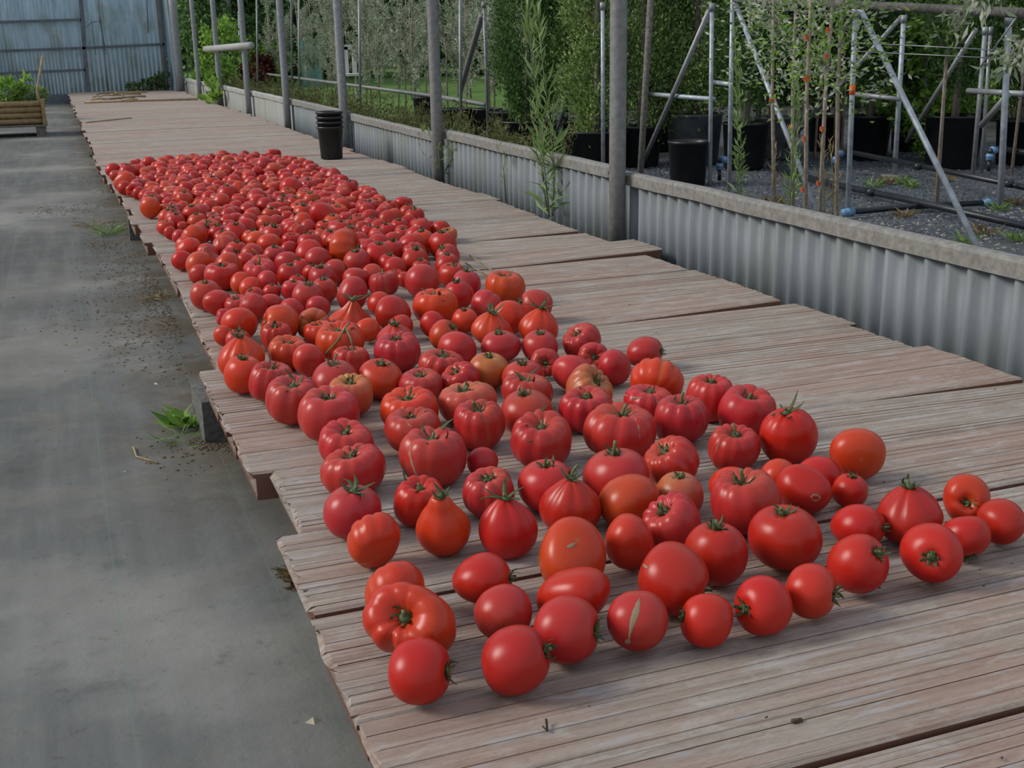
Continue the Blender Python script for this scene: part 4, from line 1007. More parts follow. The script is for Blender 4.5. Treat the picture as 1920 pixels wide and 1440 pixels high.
# crops of the photo: origin and magnification, then x y w h shape colour stem
M1 = (500, 270, 5.3333, """
1760 1010 270 230 R r u|dark smooth tomato with a curled stem, right side of the middle
1810 910 180 150 B y u
1450 1020 260 220 R r n
1475 1090 230 130 B r n
1490 1170 260 180 R r u
1220 775 210 180 R r n|smooth heart-like red tomato in the right middle
1330 840 190 120 R r u
1360 920 170 120 R r u
1475 740 200 130 R r u
1510 815 190 100 B r u
1610 835 140 110 B r n
1655 890 150 110 B r u
1500 930 230 130 R r n
1260 975 190 190 R p n
1120 1020 240 140 O r r
970 1030 160 160 R r n
1110 945 150 110 R r n
870 955 150 130 O r n
770 1035 300 190 B o r|large pleated orange red tomato lying on its side
640 965 200 120 R r u
690 880 240 100 L r u
610 840 200 100 L r u
950 850 150 110 R p n
1040 890 170 120 R r u
930 780 190 120 B r u
1010 750 190 140 R r n
1110 720 120 80 R r n
1020 645 230 110 B r u
890 705 120 80 R r u
1240 630 160 170 B r u
1370 595 170 110 B r u
1410 690 170 120 R r u
1090 600 160 130 B o u
1040 545 180 110 B r u
930 530 120 110 R r u
860 585 150 130 B o u
820 640 130 120 B r u
725 685 200 180 B o u|big tomato with a dark star calyx, far right part
760 580 160 130 B o u
680 530 130 100 R r u
600 500 130 120 R r u
815 460 170 110 R r u
700 420 130 100 R r n
825 405 70 50 R r u
650 315 160 130 H p N|tall pointed pinkish tomato at the far right edge
640 400 140 130 H p N
505 375 120 140 R o n
500 315 110 70 R r n
510 270 80 50 R r u
450 235 90 50 R r u
420 285 90 60 R r n
380 335 110 70 R r u
350 395 120 80 R p u
290 365 110 70 R r u
215 335 120 60 R r n
290 280 150 80 O p n
310 210 100 70 R o n
345 230 80 50 R r n
170 235 130 100 R p n
200 160 100 60 R r u
80 100 140 70 L r u|largest tomato on the far back edge
100 155 90 50 R r u
60 190 90 40 R p n
85 265 170 100 B y n
35 320 90 60 R r n
95 390 150 130 B y u|bright yellow-shouldered tomato in the far part
215 395 140 70 B r n
225 460 220 120 B r n
470 430 200 100 B p u
500 475 120 70 R r u
390 505 150 110 R r u
460 575 180 120 R o u
565 595 150 130 B o u
480 655 180 100 R r u
570 740 270 120 L r n|wide two-lobed red tomato in the far middle
430 720 150 90 R r u
310 655 170 130 B o u
310 600 160 80 R r u
300 770 160 110 R r u
200 740 140 120 R r u
180 680 150 80 B r u
185 590 160 100 R p u
165 530 140 70 R r u
80 655 150 120 R r u
50 495 120 140 H p N
95 785 150 80 R p n
120 880 150 150 R r n
270 870 180 100 L r n
410 840 160 120 R p n
260 960 200 150 B r u
420 930 140 150 R r n
70 1095 150 170 H r N
210 1050 170 150 R r n
210 1190 240 200 R p n|large plain round tomato in the middle
450 1115 270 230 R r s|large tomato showing a brown blossom scar
590 1170 270 160 R p n|smooth rosy tomato right of the blossom scar one
540 1035 100 80 R r n
630 1235 160 100 R r u
350 1245 190 90 R r u
240 1320 240 130 R r u
460 1300 200 120 R r u
870 1185 260 200 R p u|rosy tomato with a pale streak above its stem
740 1280 220 130 R p r
550 1350 260 110 R r u
300 1390 180 90 R r u
1060 1300 200 150 R y s
1150 1135 290 190 R r u
1190 1190 200 130 R r u
1290 1245 220 130 O r n
800 1335 150 90 R o n|small orange yellow tomato in the middle
890 1375 270 150 L r n
1170 1400 290 150 B p u+
1290 1310 170 70 B r u
1380 1355 160 110 R r n
1560 1370 340 160 R p n
1540 1240 190 110 R r u
1590 1305 190 90 R r n
""")
M2 = (180, 270, 5.3333, """
168 258 140 135 R r n|lone round red tomato at the far left corner
280 230 100 60 B p u
320 370 210 190 L o n|big orange tomato beside the lone round one
320 290 180 80 R r u
375 215 100 80 R r n
415 180 70 60 R o n
550 190 130 80 R r n|plump dark tomato on the far left back edge
480 210 80 70 R r n
430 260 150 90 B r u
320 440 130 110 R r n
385 470 140 120 B r d
490 355 130 100 R o n
500 405 120 80 R o n
500 290 130 70 R r u
590 335 120 70 R r n
570 430 140 90 B r u
500 520 140 170 R r n
595 580 210 200 B r u|large ribbed tomato at the left edge of the far part
630 245 130 90 R o u
690 290 120 70 R r n
730 325 130 80 R o n
660 385 120 70 R r n
715 160 100 60 R r u
745 200 110 70 B o u
765 240 110 80 B r u
850 160 110 80 B o n|orange tomato on the far back edge, left part
870 190 110 80 R r n
850 260 120 50 B r u
925 220 110 60 R r u
800 380 150 70 B r u
760 430 160 80 B r u
900 380 140 60 R p n
825 320 80 60 R r n
930 290 150 100 B o n
970 345 120 80 R r n
780 475 150 70 B y u
760 525 130 80 R r n
880 440 90 50 R r u
960 430 130 60 R r n
880 530 190 120 B o n
720 605 130 130 R r n
770 635 120 110 R p n
865 650 150 150 B o n
760 710 170 110 R r u
765 790 180 130 R r u
745 890 120 160 R r n
860 835 120 60 R r u
830 925 130 140 R p n
945 955 250 130 B o n|double-lobed orange tomato at the left edge of the middle
950 1065 250 120 B o n
860 1165 200 180 R r n|round tomato standing out at the left edge of the middle
1125 1150 310 240 S p N|garlic-shaped pleated pink tomato at the left
1040 1300 210 160 R r n
1260 1320 330 220 B r u|broad tomato with a bright green stem at the left
1010 165 100 60 R r n
1000 205 90 60 R o n
1065 235 140 60 R r n
1120 180 120 70 R r u
1110 215 120 60 R r n
1060 260 150 60 B r u
1265 120 120 80 R o n|orange tomato sticking up from the far back edge
1230 160 90 60 R r n
1380 140 90 60 R r n
1320 170 120 60 R y u
1200 220 100 50 R r n
1270 210 80 50 R r n
1110 300 110 70 B r u
1160 285 110 60 R r u
1240 250 110 50 R r n
1310 285 150 80 R o n
1230 345 160 90 B y n
1060 390 110 80 B r n
1170 405 170 90 R o u
1320 380 120 80 R r n
1410 330 110 50 R r n
1410 265 120 70 R r n
1390 390 150 90 R r n
1380 460 180 130 H o N
1200 465 120 80 R p n
1110 445 130 50 R r u
1050 510 160 90 B r n
960 485 90 50 R r n
1150 545 160 90 R r n
1330 515 200 100 R r u
1270 590 180 110 R o n
1150 640 170 110 R r n
1080 685 180 140 R p n
955 590 110 100 R r n
1030 615 130 100 R o n
1490 110 90 50 R r n
1600 125 90 50 R p n
1540 155 120 60 R r u
1680 160 80 50 R r n
1440 190 110 60 R r u
1770 105 150 80 R o u
1700 215 160 70 R p n
1590 195 120 60 B r u
1560 245 120 60 R r n
1640 285 130 60 B r n
1530 335 150 110 H o u
1590 440 180 130 H p N
1665 375 120 90 B r n
1540 490 150 100 R o n
1590 565 200 120 R r n
1665 620 170 150 R r n
1520 420 90 60 R r n
980 720 210 130 R r u
1010 785 190 140 R o u
1070 880 200 180 R p ur
1190 775 150 90 B r u
1210 905 190 160 R r u
1320 820 140 80 R r u
1290 725 160 100 B r n
1330 675 150 80 R r u
1400 630 150 70 R r u
1500 670 160 80 R r u
1430 760 150 100 R r u
1580 705 140 60 R r u
1510 790 190 110 R r n
1690 765 150 120 B r u
1560 860 220 110 R r n
1400 915 240 150 R r u
1310 955 210 100 R r u
1310 1040 240 110 B p n
1350 1125 180 190 R p ur
1680 890 190 110 R r u
1620 985 240 130 R o n
1620 1065 170 90 R r n
1500 1185 200 220 R r n
1640 1290 320 170 B p u+|pleated pink tomato with a long bare curved stem
1710 1355 220 100 R p n
1450 1390 200 110 R o s
1545 1435 210 110 R o s
""")
M3 = (320, 440, 4.8, """
325 545 290 260 R p u|tall dark pink tomato at the left edge of the middle
450 615 260 200 L r n
560 640 240 160 B p u
470 740 130 140 B p l
740 650 260 160 B p n|crooked deeply folded pink tomato at the left
760 560 190 100 R r ul
870 420 190 120 R p n
905 520 170 120 R r u
905 630 210 100 R p n
1100 500 240 180 L p u
1380 500 240 190 R p u
1370 400 260 130 R p u
1250 570 290 140 R p u
1310 640 220 110 R p n
1090 680 230 140 R p n
1640 530 280 180 L p n
1660 625 190 90 R p n
""")
T = []      # (x, y, w, h, shape, colour, stem, short name)
def addlist(txt, ox=0, oy=0, k=1.0, src=0):
    for ln in txt.strip().splitlines():
        a, _, nm = ln.partition('|'); f = a.split(); x, y, w_, h_ = [float(v) for v in f[:4]]
        e = 1.07 if src in (1, 2) else 1; T.append([ox + x / k, oy + y / k, w_ / k * e, h_ / k * e, f[4], f[5], f[6], nm.strip(), src])
addlist(FRONT); addlist(M3[3], *M3[:3], src=3); addlist(M1[3], *M1[:3], src=1); addlist(M2[3], *M2[:3], src=2)
# small fruit seen only as slivers between the others in the crowded far part
from random import Random
gf = Random(77); POLY = [(222, 330), (262, 372), (300, 400), (322, 440), (345, 468), (372, 500), (560, 500), (700, 480), (815, 462), (820, 430), (770, 405), (720, 380), (640, 335), (560, 302), (500, 294), (420, 294), (320, 302)]
def inside(x, y):
    c_ = False; j = len(POLY) - 1
    for i in range(len(POLY)):
        (xi, yi), (xj, yj) = POLY[i], POLY[j]
        if (yi > y) != (yj > y) and x < (xj - xi) * (y - yi) / (yj - yi) + xi: c_ = not c_
        j = i
    return c_
keep = []
for t in T:
    if all(t[8] == u[8] or math.hypot(t[0] - u[0], (t[1] - u[1]) * 1.5) > .42 * max(t[2], u[2]) for u in keep): keep.append(t)
for q in range(9000):
    x, y = gf.uniform(215, 830), gf.uniform(290, 500)
    if not inside(x, y): continue
    w_ = (17 + (y - 290) * .13) * gf.uniform(.95, 1.3); p = on_z(x, y, .03); rr = w_ * depth(p) / F / 2
    if all(math.hypot(p[0] - u[9][0], p[1] - u[9][1]) > (rr + u[10]) * .95 for u in keep if len(u) > 9 or not u.extend([on_z(u[0], u[1], .03), u[2] * depth(on_z(u[0], u[1], .03)) / F / 2])):
        keep.append([x, y, w_, w_ * .6, gf.choice('RRBR'), gf.choice('rrrpoo'), gf.choice('nuu'), '', 4, p, rr])
T = [u[:9] for u in keep]
print('tomatoes', len(T))

RATIO = {'B': 1.0, 'R': 1.0, 'L': 1.0, 'O': 1.0, 'H': 1.0, 'Q': 1.0, 'T': 1.0, 'S': 1.0, 'K': 1.0}
PROF = {   # (radius, height) from the stem end down to the blossom end
    'B': [(0, .40), (.10, .43), (.24, .56), (.46, .68), (.72, .66), (.92, .44), (1.01, .08), (.97, -.28), (.80, -.58), (.50, -.74), (.22, -.78), (0, -.77)],
    'K': [(0, .34), (.10, .38), (.24, .52), (.46, .66), (.72, .66), (.94, .44), (1.02, .06), (.97, -.30), (.80, -.58), (.50, -.72), (.22, -.74), (0, -.73)],
    'R': [(0, .76), (.08, .77), (.22, .84), (.45, .86), (.72, .70), (.93, .38), (1.0, 0), (.95, -.36), (.76, -.67), (.48, -.84), (.22, -.89), (0, -.90)],
    'L': [(0, .56), (.08, .58), (.22, .68), (.45, .76), (.74, .66), (.95, .38), (1.0, 0), (.96, -.34), (.78, -.62), (.50, -.77), (.22, -.82), (0, -.82)],
    'O': [(0, .90), (.08, .91), (.24, .96), (.48, .88), (.76, .66), (.95, .32), (1.0, 0), (.93, -.38), (.72, -.74), (.44, -.98), (.20, -1.09), (0, -1.12)],
    'H': [(0, .92), (.10, .95), (.20, .97), (.38, .86), (.62, .66), (.86, .38), (1.0, .02), (.97, -.34), (.78, -.66), (.48, -.80), (.22, -.84), (0, -.84)],
    'Q': [(0, 1.02), (.12, 1.06), (.27, 1.06), (.40, .92), (.54, .66), (.78, .36), (.98, -.02), (.98, -.36), (.80, -.70), (.50, -.86), (.22, -.91), (0, -.91)],
    'T': [(0, .80), (.10, .83), (.25, .90), (.46, .86), (.70, .70), (.92, .40), (1.0, .02), (.96, -.34), (.78, -.68), (.48, -.84), (.22, -.88), (0, -.88)],
    'S': [(0, .92), (.10, .95), (.17, .92), (.30, .72), (.48, .46), (.74, .20), (.98, -.06), (1.0, -.26), (.84, -.50), (.52, -.60), (.22, -.62), (0, -.62)]}
def profile(shape, nv):
    P = np.array(PROF[shape]); n_ = len(P); t = np.linspace(0, n_ - 1, nv); i = np.minimum(t.astype(int), n_ - 2); f = (t - i)[:, None]
    Q = np.vstack([P[1] * [-1, 1], P, P[-2] * [-1, 1]]); a, b_, c, d = Q[i], Q[i + 1], Q[i + 2], Q[i + 3]
    v = .5 * (2 * b_ + (c - a) * f + (2 * a - 5 * b_ + 4 * c - d) * f ** 2 + (3 * b_ - 3 * c + d - a) * f ** 3)
    v[:, 0] = np.maximum(v[:, 0], 0); v[0, 0] = v[-1, 0] = 0; return v
def tomato_arrays(shape, colr, seed, nu, nv, ratio):
    """unit fruit (radius 1) with its stem on +Z; returns V (grid), tint"""
    g = random.Random(seed); pr = profile(shape, nv)
    u = np.arange(nu) * 2 * PI / nu; U = np.tile(u, (nv, 1)); st = np.tile(pr[:, :1], (1, nu)); z = np.tile(pr[:, 1:], (1, nu)) * g.uniform(.94, 1.06)
    rho = st.copy(); ct = z / max(pr[:, 1].max(), .5); ct = np.clip(ct, -1, 1); idx = np.linspace(0, 1, nv)[:, None] + 0 * U
    toph = np.clip(1 - idx * 1.7, 0, 1)                      # 1 at the stem, 0 below the waist
    n_ = {'B': g.choice([8, 9, 10, 11, 12]), 'R': g.choice([5, 6]), 'L': 4, 'O': 5, 'H': g.choice([6, 7, 8]), 'Q': 6, 'T': 9, 'S': 9, 'K': 9}[shape]
    amp = {'B': g.uniform(.09, .17), 'R': g.uniform(.0, .018), 'L': .03, 'O': .01, 'H': .17, 'Q': .05, 'T': .055, 'S': .24, 'K': .08}[shape]
    ph = g.uniform(0, 6.28); wob = .32 * np.sin(2 * U + g.uniform(0, 6)) + .22 * np.sin(3 * U + g.uniform(0, 6)) if shape in 'BSKHT' else 0
    av = 1 + .5 * np.sin(U + g.uniform(0, 6)) * (shape in 'BK')
    rib = (1 - np.abs(np.sin((n_ * U + ph) / 2 + wob))) ** (1.6 if shape in 'BHTSK' else 1.0) * av
    body = np.sin(np.clip(idx, 0, 1) * PI)
    wt = {'B': body ** .5 * (.42 + .75 * toph), 'K': body ** .5 * (.5 + .7 * toph), 'H': body ** .4 * (.12 + 1.25 * toph ** .8), 'S': body ** .4 * (.25 + .9 * toph ** .6), 'T': body ** .5 * (.3 + .8 * toph)}.get(shape, body * (.3 + .7 * toph))
    rho *= 1 - amp * rib * wt
    z -= amp * rib * toph ** .8 * body ** .5 * (1.0 if shape in 'BTK' else .25)
    if shape == 'K':
        dlt = lambda a, w_: np.exp(-(((U - a + PI) % (2 * PI) - PI) / w_) ** 2)
        k = g.uniform(0, 6.28) * 0 + 1.2; rho *= 1 + .10 * np.cos(2 * (U - k) + PI) ; f_ = dlt(k, .20) + .6 * dlt(k + .75, .16); rho *= 1 - .20 * f_ * body; z -= .12 * f_ * toph
    if shape == 'L':
        k = g.uniform(0, 6.28); rho *= 1 + .15 * np.cos(U - k) + .11 * np.cos(2 * (U - k)); z -= .14 * np.exp(-(((U - k - 1.5 + PI) % (2 * PI) - PI) / .4) ** 2) * toph * body
    rho *= 1 + g.uniform(.02, .05) * np.cos(2 * U + g.uniform(0, 6)) + g.uniform(0, .03) * np.cos(3 * U + g.uniform(0, 6))
    X = rho * np.cos(U); Y = rho * np.sin(U); lean = g.uniform(-.10, .10); X = X + lean * z; tw = g.uniform(-.09, .09); z = z * (1 + tw * X + g.uniform(-.07, .07) * Y)
    tt = {'o': .55, 'y': .80, 'p': .50, 'r': .38}[colr]
    sh = np.clip((tt - idx) / tt, 0, 1) * (.55 + .6 * rib)
    sc = {'o': (1.02, 1.7, 1.4), 'y': (.86, 3.4, 2.3), 'p': (.95, 3.6, 1.9), 'r': (.98, 2.2, 1.3)}[colr]
    am = {'o': .6, 'y': 1.0, 'p': .75, 'r': .45}[colr] * g.uniform(.4, 1.15)
    scar = np.exp(-(rho / .15) ** 2) * (idx < .5)
    tint = np.stack([1 + (s_ - 1) * sh * am for s_ in sc] + [np.ones_like(sh)], -1)
    tint = tint * (1 - scar[..., None] * .5) + scar[..., None] * .5 * np.array([.65, 4.0, 2.5, 1])
    bl = np.exp(-(rho / .05) ** 2) * (idx > .5); tint = tint * (1 - bl[..., None]) + bl[..., None] * np.array([.60, 3.0, 3.0, 1])
    if shape in 'BK':                                        # tan seams in a few grooves
        seam = np.clip(rib - .80, 0, 1) * 3 * (np.sin(U * 2 + seed) > .75) * body; tint[..., 1] *= 1 + 2.0 * np.clip(seam, 0, 1) ; tint[..., 2] *= 1 + 1.2 * np.clip(seam, 0, 1)
    blush = np.sin(U + g.uniform(0, 6)) * np.sin(idx * PI); tint[..., 1] *= 1 + .22 * blush
    V = np.stack([X, Y, z], -1)
    return V, tint, float(z[0].mean())
def tomato_grid(V, tint):
    nv, nu, _ = V.shape
    P = [V[0].mean(0)] + [V[i, j] for i in range(1, nv - 1) for j in range(nu)] + [V[-1].mean(0)]
    C = [tint[0, 0]] + [tint[i, j] for i in range(1, nv - 1) for j in range(nu)] + [tint[-1, 0]]
    Fc = [(0, 1 + j, 1 + (j + 1) % nu) for j in range(nu)]
    for i in range(nv - 3):
        for j in range(nu):
            a = 1 + i * nu + j; b_ = 1 + i * nu + (j + 1) % nu; Fc.append((a, a + nu, b_ + nu, b_))
    e = len(P) - 1; s_ = 1 + (nv - 3) * nu
    Fc += [(s_ + j, e, s_ + (j + 1) % nu) for j in range(nu)]
    return np.array(P), np.array(C), Fc
def tomato_mesh(P, C, Fc):
    me = bpy.data.meshes.new('tomato'); me.from_pydata(P.tolist(), [], Fc); me.polygons.foreach_set('use_smooth', [True] * len(Fc))
    at = me.color_attributes.new('tint', 'FLOAT_COLOR', 'POINT'); at.data.foreach_set('color', C.astype(np.float32).ravel()); me.materials.append(M_TOM); me.update(); return me
VAR = {}
def variant(shape, colr, seed, res, ratio):
    k = (shape, colr, seed, res)
    if k not in VAR:
        V, tint, zt = tomato_arrays(shape, colr, hash((shape, colr)) % 7 * 0 + seed * 13 + ord(shape) + ord(colr), *res, ratio)
        P, C, Fc = tomato_grid(V, tint); VAR[k] = (tomato_mesh(P, C, Fc), P, C, Fc, zt)
    return VAR[k]

def calyx_mesh(seed, big=False):
    g = random.Random(seed); m = MB(); n_ = g.choice([5, 6, 6, 7]) if big else g.choice([6, 7, 8, 9]); L0 = .62 if big else .33
    for k in range(n_):
        a = 2 * PI * k / n_ + g.uniform(-.3, .3); L = L0 * g.uniform(.6, 1.2); w0 = g.uniform(.040, .060) * (1.2 if big else 1)
        e0 = g.uniform(.05, .5); e1 = e0 + (g.uniform(.3, 2.4) if not big else g.uniform(-.3, 1.3)); tw = g.uniform(-.7, .7); V = []; rr, zz = .05, .03
        for i in range(6):
            t = i / 5; ww = w0 * (1 - t) ** .6 * (.75 + .8 * t * (1 - t) * 2) + .004
            aa = a + tw * t * t; cx, cy = math.cos(aa) * rr, math.sin(aa) * rr; sx, sy = -math.sin(aa) * ww, math.cos(aa) * ww
            V += [(cx - sx, cy - sy, zz + ww * .25), (cx, cy, zz), (cx + sx, cy + sy, zz + ww * .25)]
            e = e0 + (e1 - e0) * t; rr += L / 5 * math.cos(e); zz += L / 5 * math.sin(e)
        Fc = []
        V += [(v[0] * .985, v[1] * .985, v[2] - .016) for v in V]
        for i in range(5):
            for q in (0, 1):
                A = i * 3 + q; Fc.append((A, A + 3, A + 4, A + 1)); Fc.append((A + 18, A + 19, A + 22, A + 21))
            A = i * 3; Fc += [(A, A + 18, A + 21, A + 3), (A + 2, A + 5, A + 23, A + 20)]
        m.add(V, Fc)
    m.lathe([(.105, -.03), (.12, .02), (.10, .07), (.06, .10)], n=8)
    return mesh('calyx', m.V, m.F, M_CALYX, True)
def stem_mesh(seed, L):
    g = random.Random(seed); a = g.uniform(0, 6.28); b_ = L * g.uniform(.15, .6); m = MB(); c_, s_ = math.cos(a), math.sin(a)
    m.tube([(0, 0, 0), (c_ * b_ * .15, s_ * b_ * .15, L * .4), (c_ * b_ * .5, s_ * b_ * .5, L * .75), (c_ * b_, s_ * b_, L)], [.062, .050, .048, .062], 7)
    return mesh('stem', m.V, m.F, M_STEM, True)
CAL = [calyx_mesh(s) for s in range(8)]; CALB = [calyx_mesh(40 + s, True) for s in range(6)]
STM = [stem_mesh(s, .22) for s in range(4)]; STL = [stem_mesh(20 + s, .48) for s in range(4)]

RIGHT = Vector(R[0]); FWD = Vector(R[2]); 
def basis_at(p):
    v = Vector((p[0], p[1], 0)).normalized(); return v, Vector((v.y, -v.x, 0))        # away from the viewer, to the right
def axis_for(code, p, g, sh):
    aw, rt = basis_at(p); up = Vector((0, 0, 1)); tw = -aw
    j = lambda s: g.uniform(-s, s)
    c = code.rstrip('+*')
    if c == 'N': v = up + tw * .1 + rt * j(.1)
    elif c == 'u': v = up + tw * (.12 + j(.12)) + rt * j(.16)
    elif c == 'ul': v = up - rt * .55 + tw * .3
    elif c == 'UL': v = up * .75 - rt * .30 + tw * .75
    elif c == 'ur': v = up * .8 + rt * .75 + tw * .35
    elif c == 'r': v = rt + up * .08 + tw * .25
    elif c == 'R': v = rt + up * .30 + tw * .10
    elif c == 'l': v = -rt + up * .22 + tw * .1
    elif c == 'L': v = -rt * .75 + up * .12 + tw * .75
    elif c == 'd': v = tw + up * .25
    elif c == 'D': v = rt * .35 - up * .9 + tw * .4
    elif c == 'DR': v = rt * .85 - up * .35 + tw * .25
    elif c == 'x2': v = tw * .8 - up * .35 + rt * .15
    elif c == 'x': v = -tw * .8 + up * .45
    elif c == 's': v = -tw * .7 - up * .75 + rt * j(.3)       # blossom end towards the viewer
    elif sh in 'BSH': v = -tw * .75 + up * (.55 + j(.2)) + rt * j(.7)
    else: v = -tw * .9 + up * j(.5) + rt * j(.9)
    return v.normalized()

items = []
for i, (x, y, w_, h_, sh, co, stc, nm, src) in enumerate(T):
    g = random.Random(1000 + i); ratio = 1.0
    front = src == 0 and y > 560
    # size and place: the bbox centre ray meets the plane of the fruit's middle height
    ax = None; r = .045; hz = .04; sc = 1.0
    seed = i if front else g.randrange(3)
    res = (52, 30) if (front and w_ > 60) else ((36, 20) if w_ > 36 else (22, 13))
    me, P, C, Fc, zt = variant(sh, co, seed, res, ratio if front else RATIO[sh])
    for it in range(4):
        p = on_z(x, y, hz); 
        if ax is None: ax = axis_for(stc, p, g, sh); spin = g.uniform(0, 6.28)
        q = ax.to_track_quat('Z', 'Y'); Mx = np.array((q.to_matrix() @ Matrix.Rotation(spin, 3, 'Z')))
        W = P @ Mx.T
        aw, rt = basis_at(p); wx = W @ np.array(rt); ext = (wx.max() - wx.min()); s_ = F / depth(p); r = (w_ / s_) / ext
        zlo, zhi = W[:, 2].min() * r, W[:, 2].max() * r
        # vertical squash towards the height the photo shows
        hz = (zhi - zlo) / 2
    sz = 1.0
    if front:
        el = math.atan2(H - hz, math.hypot(p[0], p[1])); a2 = (h_ / s_) ** 2 - (ext * r * math.sin(el)) ** 2
        want = math.sqrt(max(a2, .0004)) / math.cos(el); sz = min(1.18, max(.86, want / (zhi - zlo)))
    items.append(dict(p=np.array([p[0], p[1]]), r=r, rad=ext * r / 2, sz=sz, zlo=zlo * sz, zmid=(zhi + zlo) / 2 * sz, Mx=Mx, me=me, P=P, C=C, Fc=Fc, zt=zt, sh=sh, co=co, st=stc, nm=nm, px=(x, y), w=w_, g=g, front=front))
# neighbours may touch but not sink into each other: small pushes on the deck plane
N = len(items); PP = np.array([t['p'] for t in items]); RR = np.array([t['rad'] for t in items]); P0 = PP.copy()
for it in range(160):
    D = PP[:, None] - PP[None]; d = np.linalg.norm(D, axis=2) + np.eye(N) * 9; ov = (RR[:, None] + RR[None]) * .955 - d
    ov = np.clip(ov, 0, None); mv = (D / d[..., None]) * ov[..., None] * .5; wgt = 1.0
    PP += mv.sum(1) * .55 + (P0 - PP) * .01
print('push max', np.abs(PP - P0).max(), 'mean', np.abs(PP - P0).mean())
for t, q in zip(items, PP): t['p'] = q
order = sorted(range(N), key=lambda k: -items[k]['w'])
single = set(order[:300])
def colour_of(t):
    g = t['g']; c = COLS[t['co']]; k = g.uniform(.90, 1.10); return (c[0] * k, c[1] * g.uniform(.75, 1.12), c[2] * g.uniform(.8, 1.25), 1)

# labels
lm = [k for k in single if items[k]['nm']]
words = {'B': 'ribbed', 'R': 'round', 'L': 'lumpy', 'O': 'oval', 'H': 'pointed', 'Q': 'pear-shaped', 'T': 'ribbed', 'S': 'pleated', 'K': 'bilobed'}
cw = {'r': 'red', 'p': 'pinkish', 'o': 'orange red', 'y': 'yellow-shouldered'}
def look(t):
    s_ = {'u': 'upright calyx', 'N': 'no calyx showing', 'n': 'no calyx showing', 's': 'blossom scar showing', 'x': 'no calyx showing'}.get(t['st'].rstrip('+*')[0] if t['st'] != 'x2' else 'd', 'calyx turned sideways')
    if t['st'].startswith('ul') or t['st'].startswith('ur'): s_ = 'calyx tipped over'
    return f"{words[t['sh']]} {cw[t['co']]} tomato"
ordw = ['nearest', 'second', 'third', 'fourth', 'fifth', 'sixth', 'seventh', 'eighth', 'ninth', 'tenth', 'eleventh', 'twelfth', 'thirteenth', 'fourteenth', 'fifteenth', 'sixteenth', 'seventeenth', 'eighteenth', 'nineteenth', 'twentieth', 'twenty-first', 'twenty-second', 'twenty-third', 'twenty-fourth']
sect = {}
for k in sorted(single):
    t = items[k]
    if t['nm']: t['label'] = t['nm']; continue
    x, y = t['px']; best = min(lm, key=lambda q: math.hypot(items[q]['px'][0] - x, 1.6 * (items[q]['px'][1] - y)) / (items[q]['w'] + t['w']))
    lx, ly = items[best]['px']; dx, dy = x - lx, (y - ly) * 1.6
    s_ = ('behind' if dy < 0 else 'in front of') if abs(dy) >= abs(dx) else ('left of' if dx < 0 else 'right of')
    sect.setdefault((best, s_), []).append((math.hypot(dx, dy), k))
SHORT = {}
for q in lm:
    nm = items[q]['nm'].split(',')[0]; c_ = nm
    for cut in (' with ', ' showing ', ' on ', ' at ', ' behind ', ' beside ', ' right of ', ' left of ', ' in '):
        if cut in nm: c_ = nm.split(cut)[0]; break
    SHORT[q] = c_
cnt = {}
for q in lm: cnt[SHORT[q]] = cnt.get(SHORT[q], 0) + 1
for q in lm:
    if cnt[SHORT[q]] > 1 or len(SHORT[q].split()) < 3: SHORT[q] = items[q]['nm'].split(',')[0]
for (b_, s_), L in sect.items():
    L.sort()
    for n_, (_, k) in enumerate(L):
        t = items[k]; nm = SHORT[b_]
        rank = '' if len(L) == 1 else ordw[min(n_, 23)] + ' one '
        lk = look(t); rk = rank.replace(' one ', ' ')
        lab = f"{lk}, {rk}{s_} the {nm}"
        if len(lab.split()) > 16: lab = f"{words[t['sh']]} tomato, {rk}{s_} the {nm}"
        if len(lab.split()) > 16: lab = f"tomato {rk}{s_} the {nm}"
        t['label'] = lab
lens = [len(t['label'].split()) for t in (items[k] for k in single)]
print('label words max', max(lens), 'dups', 300 - len({items[k]['label'] for k in single}))

sv = []; sf = []; scol = []; cv_ = []; cf_ = []
for k, t in enumerate(items):
    r, p = t['r'], t['p']; S3 = Matrix.Diagonal((1, 1, t['sz']))
    M3_ = S3 @ Matrix(t['Mx'].tolist()); loc = Vector((p[0], p[1], -t['zlo'] - .0005))
    col = colour_of(t)
    if k not in single:
        W = np.array(t['P']) @ np.array(M3_).T * r + np.array(loc); b0 = len(sv); sv += W.tolist(); sf += [tuple(i + b0 for i in f) for f in t['Fc']]; scol.append(t['C'] * np.array(col)); continue
    o = link('tomato', t['me']); m4 = M3_.to_4x4(); m4 = Matrix.Translation(loc) @ m4 @ Matrix.Scale(r, 4); o.matrix_world = m4; o.color = col
    t['obj'] = o
    tag(o, t['label'], 'tomato', 'tomatoes spread out on the clay slabs')
    st_ = t['st']; g = t['g']
    if st_[0] in 'uUrRlLdD' or st_ == 'x2':
        if t['w'] > 17:
            cal = (CALB if '*' in st_ else CAL); c = link('calyx', g.choice(cal), o, (0, 0, t['zt'] + .01)); c.rotation_euler[2] = g.uniform(0, 6)
            k_ = g.uniform(1.1, 1.4) * (1.1 if t['w'] > 60 else 1.2); c.scale = (k_, k_, k_)
            if t['w'] > 24:
                s_ = link('stem', g.choice(STL if '+' in st_ else STM), o, (0, 0, t['zt'] + .04)); s_.rotation_euler[2] = g.uniform(0, 6)
if sv:
    me = tomato_mesh(np.array(sv), np.concatenate(scol), sf); o = link('far_tomatoes', me); o.color = (1, 1, 1, 1)
    tag(o, 'remaining small tomatoes crowded at the far end of the spread', 'tomatoes', kind='stuff')
print('stuff tomatoes', N - len(single))

